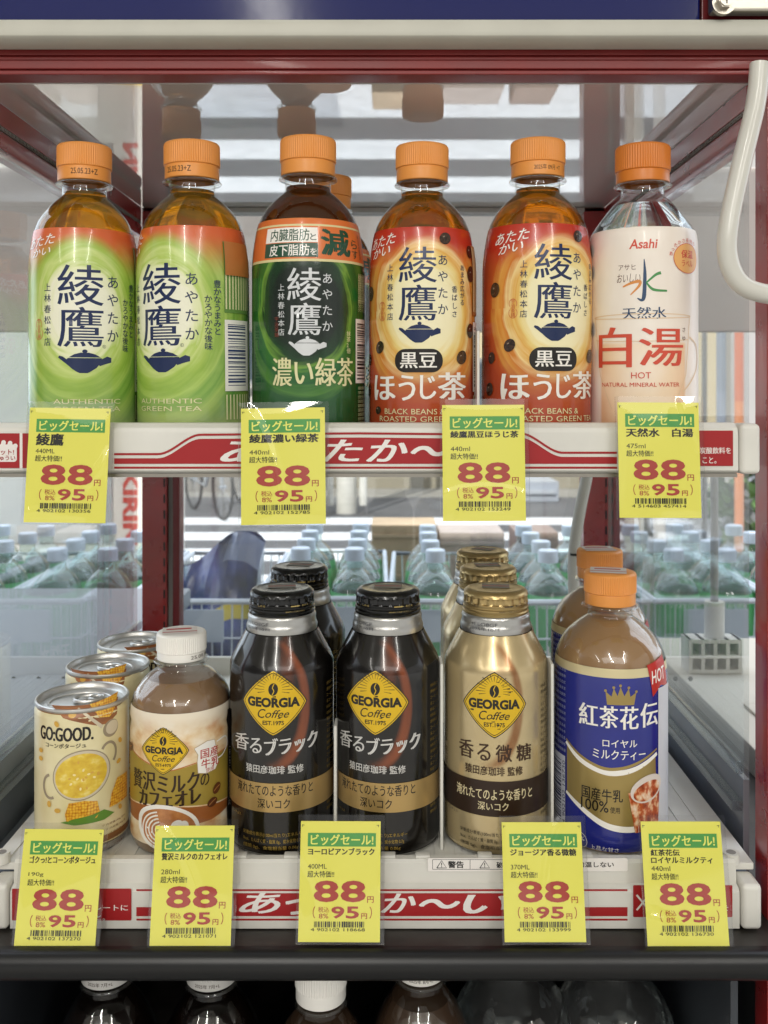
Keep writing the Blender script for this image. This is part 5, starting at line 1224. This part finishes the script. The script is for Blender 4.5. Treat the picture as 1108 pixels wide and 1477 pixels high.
# drinks vending machine with upright lettering
vm = empty('vending_machine', (-1.32, 3.5, 0)); tag(vm, 'white vending machine with red upright lettering, left of the left back post', 'vending machine')
def vq(o): o.parent = vm; o.matrix_parent_inverse = Matrix.Translation(-vm.location); return o
vq(boxo('cabinet', (-1.85, 3.42, 0.05, PX(206, 3.4), 4.1, 1.83), mat('white enamel', 'e3e0da', .3, coat=.3), bev=.012))
vq(boxo('display_window', (-1.80, 3.412, .75, PX(160, 3.4), 3.4195, 1.75), mat('dim window', 'b9bec0', .15)))
pl = Plane((PX(187, 3.41), 3.4195, 1.3), (0, 0, -1), (1, 0, 0))
pl.nn = Vector((0, -1, 0)); pl.bm.free(); pl.bm = bmesh.new(); pl.add(T('KIRIN', 285, -27, 560, 27, .045), mat('letter red', 'c8402f', .4), .3); vq(pl.done('lettering'))
# parked bicycles
def bicycle(label, x, y, rz, col):
    t = empty('bicycle', (x, y, 0)); tag(t, label, 'bicycle', 'bicycles parked across the pavement'); t.rotation_euler = (0, 0, R_(rz))
    M_ = mat('bike '+col, col, .3, coat=.4); CH = mat('chrome', 'b5b7ba', .2, 1.0); RB = mat('tyre', '1b1b1c', .7)
    for cx in (-.52, .52):
        bm = bmesh.new(); tube(bm, [(cx+.32*math.cos(a), 0, .335+.32*math.sin(a)) for a in [2*PI*k/32 for k in range(33)]], .016, 8); wl = finish('wheel', bm, RB, t)
        bm = bmesh.new(); 
        for k in range(14): a = 2*PI*k/14; tube(bm, [(cx, 0, .335), (cx+.31*math.cos(a), 0, .335+.31*math.sin(a))], .0025, 4)
        tube(bm, [(cx, -.04, .335), (cx, .04, .335)], .02, 10); finish('spokes', bm, CH, wl)
    bm = bmesh.new(); bb = (-.05, 0, .30); st = (-.2, 0, .78); hd = (.36, 0, .82)
    for a, b in ((bb, st), (bb, hd), (bb, (-.52, 0, .335)), (st, (-.52, 0, .335)), (hd, (.52, 0, .335)), (hd, (.30, 0, 1.0))): tube(bm, [a, b], .016, 8)
    finish('frame', bm, M_, t)
    bm = bmesh.new(); tube(bm, spline([(.18, -.28, .98), (.28, -.2, 1.0), (.31, 0, 1.0), (.28, .2, 1.0), (.18, .28, .98)], 5), .011, 8); finish('handlebar', bm, CH, t)
    bm = bmesh.new(); box(bm, -.33, -.07, .84, -.08, .07, .89, 0, .02); tube(bm, [st, (-.21, 0, .85)], .012, 8); finish('saddle', bm, RB, t)
    bm = bmesh.new()
    for z in (.86, .93, 1.0, 1.06): tube(bm, [(.42, -.15, z), (.70, -.15, z), (.70, .15, z), (.42, .15, z), (.42, -.15, z)], .005, 5)
    for k in range(8):
        for y_ in (-.15, .15): tube(bm, [(.42+.04*k, y_, .86), (.42+.04*k, y_, 1.06)], .003, 4)
    for k in range(8): 
        for x_ in (.42, .70): tube(bm, [(x_, -.15+.3*k/7, .86), (x_, -.15+.3*k/7, 1.06)], .003, 4)
    finish('front_basket', bm, CH, t); return t
bicycle('silver bicycle parked beyond the blue bag, basket turned to the glass', -1.95, 9.9, -62, '8e9297')
bicycle('dark blue bicycle parked beyond the silver one', -1.45, 10.4, -58, '2e3a55')
bicycle('red bicycle parked on the far right beyond the bottles', 2.6, 8.9, -120, 'a03a30')
# barriers and poles right of the cabinet
def pole(label, px, d, r, cols, top):
    t = empty('marker_post', (PX(px, d), d, 0)); tag(t, label, 'post')
    n = len(cols); z0 = 0
    for i, c in enumerate(cols):
        bm = bmesh.new(); tube(bm, [(0, 0, top*i/n), (0, 0, top*(i+1)/n)], r, 12); finish('band', bm, mat('post '+c, c, .5), t)
pole('white post between the right back post and the red banded one', 915, 2.7, .028, ['cfcac0', 'd5d0c6'], 1.75)
pole('red and white banded post beyond the right side glass', 951, 3.0, .020, ['d0d0d0', 'cf4a35', 'd8d4d0', 'cf4a35', 'd8d4d0', 'cf4a35'], 1.9)
pole('thin orange post at the far right beyond the side glass', 1066, 3.3, .016, ['c96a45', 'd98a5a', 'c96a45'], 1.9)
pole('thin dark post between the banded one and the orange one', 1016, 4.2, .012, ['4a4a4c', '5a5a5c'], 2.0)
pole('thin blue grey post at the far right edge', 1040, 6.2, .03, ['8a93a3', '7d8796'], 2.6)
bx = empty('wall_cabinet', (PX(780, 11), 11, 0)); tag(bx, 'pale blue grey steel cabinet standing beyond the slatted crate', 'cabinet')
for nm, bb, m_ in (('body', (PX(752, 11), 11, .01, PX(806, 11), 11.8, PZ(695, 11)), mat('blue grey steel', 'a3aab6', .4)), ('door', (PX(757, 11), 10.97, .1, PX(801, 11), 10.995, PZ(706, 11)), mat('blue grey door', 'b0b6c0', .4))):
    o = boxo(nm, bb, m_); o.parent = bx; o.matrix_parent_inverse = Matrix.Translation(-bx.location)
yb = empty('plastic_bucket', (PX(183, 2.5), 2.5, 0)); tag(yb, 'yellow plastic bucket on a stool seen left of the left back post', 'bucket')
for nm, pr, m_ in (('bucket', [(80, 640), (95, 760), (98, 800), (93, 800), (88, 700), (0, 660)], mat('yellow plastic', 'cdb23a', .4)), ('stool', [(130, 0), (110, 620), (110, 640), (0, 640)], mat('stool grey', '8b8b88', .5))): lathe_o(nm, pr, m_, yb, 24)
# buildings across the road
def building(label, x0, x1, y, h, col, wins, dcol, base=None):
    t = empty('building', ((x0+x1)/2, y, 0)); tag(t, label, 'building', 'buildings across the road')
    def q(o): o.parent = t; o.matrix_parent_inverse = Matrix.Translation(-t.location); return o
    q(boxo('wall', (x0, y, 0, x1, y+6, h), mat('render '+col, col, .8, var=(1.2, .92, 1.04))))
    q(boxo('roof', (x0-.1, y-.15, h, x1+.1, y+6.1, h+.18), mat('roof '+dcol, dcol, .7)))
    q(boxo('plinth', (x0, y-.03, 0, x1, y-.002, .45), mat('plinth '+dcol, dcol, .8)))
    for wx, wz, ww, wh in wins:
        f = q(boxo('window', (wx, y-.04, wz, wx+ww, y-.003, wz+wh), mat('frame grey', '8f9296', .4)))
        p = boxo('pane', (wx+.06, y-.05, wz+.06, wx+ww-.06, y-.041, wz+wh-.06), mat('window glass', '4b5660', .06, coat=.5)); p.parent = f; p.matrix_parent_inverse = Matrix.Identity(4)
        b = boxo('sill', (wx-.05, y-.1, wz-.06, wx+ww+.05, y-.004, wz-.002), mat('sill', 'b5b2ab', .6)); b.parent = f
building('white rendered building across the road, behind the bicycles', -9, -.9, 12.2, 7, 'd9d6cf', [(-8, 1, 1.4, 1.3), (-5.6, 1, 1.4, 1.3), (-2.4, 1.4, .9, .9), (-8, 3.8, 1.4, 1.3), (-5, 3.8, 1.4, 1.3), (-2.4, 3.8, 1, 1.3)], '8d8a86')
building('cream building across the road, behind the stacked cartons', -.85, 4.4, 12.6, 7.5, 'd8c8a4', [(.3, .75, 1.5, 1.0), (2.9, .9, .8, 1.1), (.2, 4, 1.4, 1.3), (2.6, 4, 1.2, 1.3)], '97907f')
building('grey building across the road on the right, partly behind poles', 4.5, 14, 12.4, 8, 'b9b8b8', [(5, 1, 1.5, 1.4), (7.4, 1, 1.5, 1.4), (10, 1, 1.5, 1.4), (5, 4, 1.5, 1.4), (7.4, 4, 1.5, 1.4)], '7d7c7b')
# shrub and a parked car on the right
sh = empty('shrub', (2.3, 5.0, 0)); tag(sh, 'leafy green shrub in a planter beyond the right side glass', 'shrub')
bm = bmesh.new(); rnd = random.Random(2)
for k in range(900):
    a, b, r = rnd.uniform(0, 6.28), rnd.uniform(-1, 1), rnd.uniform(.55, 1)**.5; c = Vector((.6*r*math.cos(a)*math.sqrt(1-b*b), .45*r*math.sin(a)*math.sqrt(1-b*b), .68+.33*r*b))
    u = Vector((rnd.uniform(-1, 1), rnd.uniform(-1, 1), rnd.uniform(-1, 1))).normalized()*.05; v = u.cross(Vector((rnd.random(), rnd.random(), 1))).normalized()*.03
    bm.faces.new([bm.verts.new(c+q) for q in (-u, v, u, -v)])
finish('foliage', bm, mat('leaf green', (.07, .13, .04), .6, var=(3, .6, 1.6)), sh, False)
lathe_o('planter', [(260, 0), (330, 400), (330, 430), (0, 430)], mat('clay planter', '8f5f48', .7), sh, 24)
car = empty('parked_car', (3.6, 6.0, 0)); tag(car, 'silver compact car parked at the kerb on the far right', 'car')
bm = bmesh.new(); prof = [(-1.75, .25), (-1.8, .55), (-1.72, .82), (-1.05, .92), (-.55, 1.38), (.75, 1.45), (1.35, 1.05), (1.75, .95), (1.82, .5), (1.75, .25)]
ra = [bm.verts.new((x, -.75, z)) for x, z in prof]; rb = [bm.verts.new((x, .75, z)) for x, z in prof]
for i in range(len(prof)): bm.faces.new((ra[i], rb[i], rb[(i+1) % len(prof)], ra[(i+1) % len(prof)]))
bm.faces.new(ra); bm.faces.new(rb[::-1]); bmesh.ops.bevel(bm, geom=bm.edges[:], offset=.06, segments=3, affect='EDGES'); finish('body', bm, mat('silver paint', 'a9adb3', .25, .5, coat=.6), car)
bm = bmesh.new()
for pts in ([(-.92, .95), (-.5, 1.32), (.0, 1.36), (.0, .95)], [(.06, .95), (.06, 1.36), (.7, 1.36), (1.15, 1.0), (1.1, .95)]):
    bm.faces.new([bm.verts.new((x, -.756, z)) for x, z in pts])
finish('side_window', bm, mat('window glass', '4b5660', .06, coat=.5), car, False)
for cx in (-1.1, 1.15):
    for y_ in (-.7, .7):
        bm = bmesh.new(); tube(bm, [(cx, y_-.09, .31), (cx, y_+.09, .31)], .31, 24); wl = finish('wheel', bm, mat('tyre', '1b1b1c', .7), car)
        bm = bmesh.new(); tube(bm, [(cx, y_-.1, .31), (cx, y_+.1, .31)], .19, 16); finish('rim', bm, mat('chrome', 'b5b7ba', .2, 1.0), wl)
# the neighbouring beige counter with a white peg block, right of the warmer
nc = empty('side_counter', (.45, .8, 0)); tag(nc, 'beige counter next to the warmer, seen through its right side glass', 'counter')
BE = mat('beige laminate', 'c5bfb2', .45, var=(10, .95, 1.03))
for nm, bb, m_ in (('top', (.272, .60, H-.29, .9, 1.02, H-.268), BE), ('body', (.285, .61, 0, .9, 1.01, H-.2905), mat('grey counter side', '6d6f72', .5)), ('inlay', (.30, .64, H-.2679, .86, .80, H-.2655), BE)):
    o = boxo(nm, bb, m_, bev=.002); o.parent = nc; o.matrix_parent_inverse = Matrix.Translation(-nc.location)
d_ = .90; zt_ = -.2675
ho = empty('peg_block', (PX(1026, d_), d_, H+zt_)); tag(ho, 'white plastic block of square cells with an upright tube on the beige counter', 'holder')
bm = bmesh.new(); w_, h_ = (1064-988)*d_/F, .032; nx, nz = 4, 2; th = .0035
for i in range(nx+1): xx = -w_/2+(w_-th)*i/nx; box(bm, xx, -.012, 0, xx+th, .012, h_)
for j in range(nz+1): zz = (h_-th)*j/nz; box(bm, -w_/2+th*.1, -.0118, zz, w_/2-th*.1, .0118, zz+th)
box(bm, -w_/2+.0005, .0095, .0005, w_/2-.0005, .0119, h_-.0005); finish('block', bm, WPLA, ho, False)
bm = bmesh.new(); tube(bm, [(.003, 0, h_+.0002), (.003, 0, h_+.034)], .0095, 18); finish('tube', bm, WPLA, ho)
bm = bmesh.new(); tube(bm, [(.003, 0, h_+.030), (.003, 0, h_+.16)], .0038, 12); finish('rod', bm, GASK, ho)
lc = empty('chest_freezer', (-.46, .9, 0)); tag(lc, 'pale grey chest standing left of the warmer, seen through its left side glass', 'chest')
PG = mat('pale grey enamel', '757b84', .35, coat=.2, var=(4, .95, 1.03))
for nm, bb, m_ in (('lid', (-.95, .60, H-.285, -.268, 1.25, H-.262), PG), ('body', (-.94, .61, 0, -.275, 1.24, H-.2855), mat('chest side', '6f757e', .5))):
    o = boxo(nm, bb, m_, bev=.003); o.parent = lc; o.matrix_parent_inverse = Matrix.Translation(-lc.location)
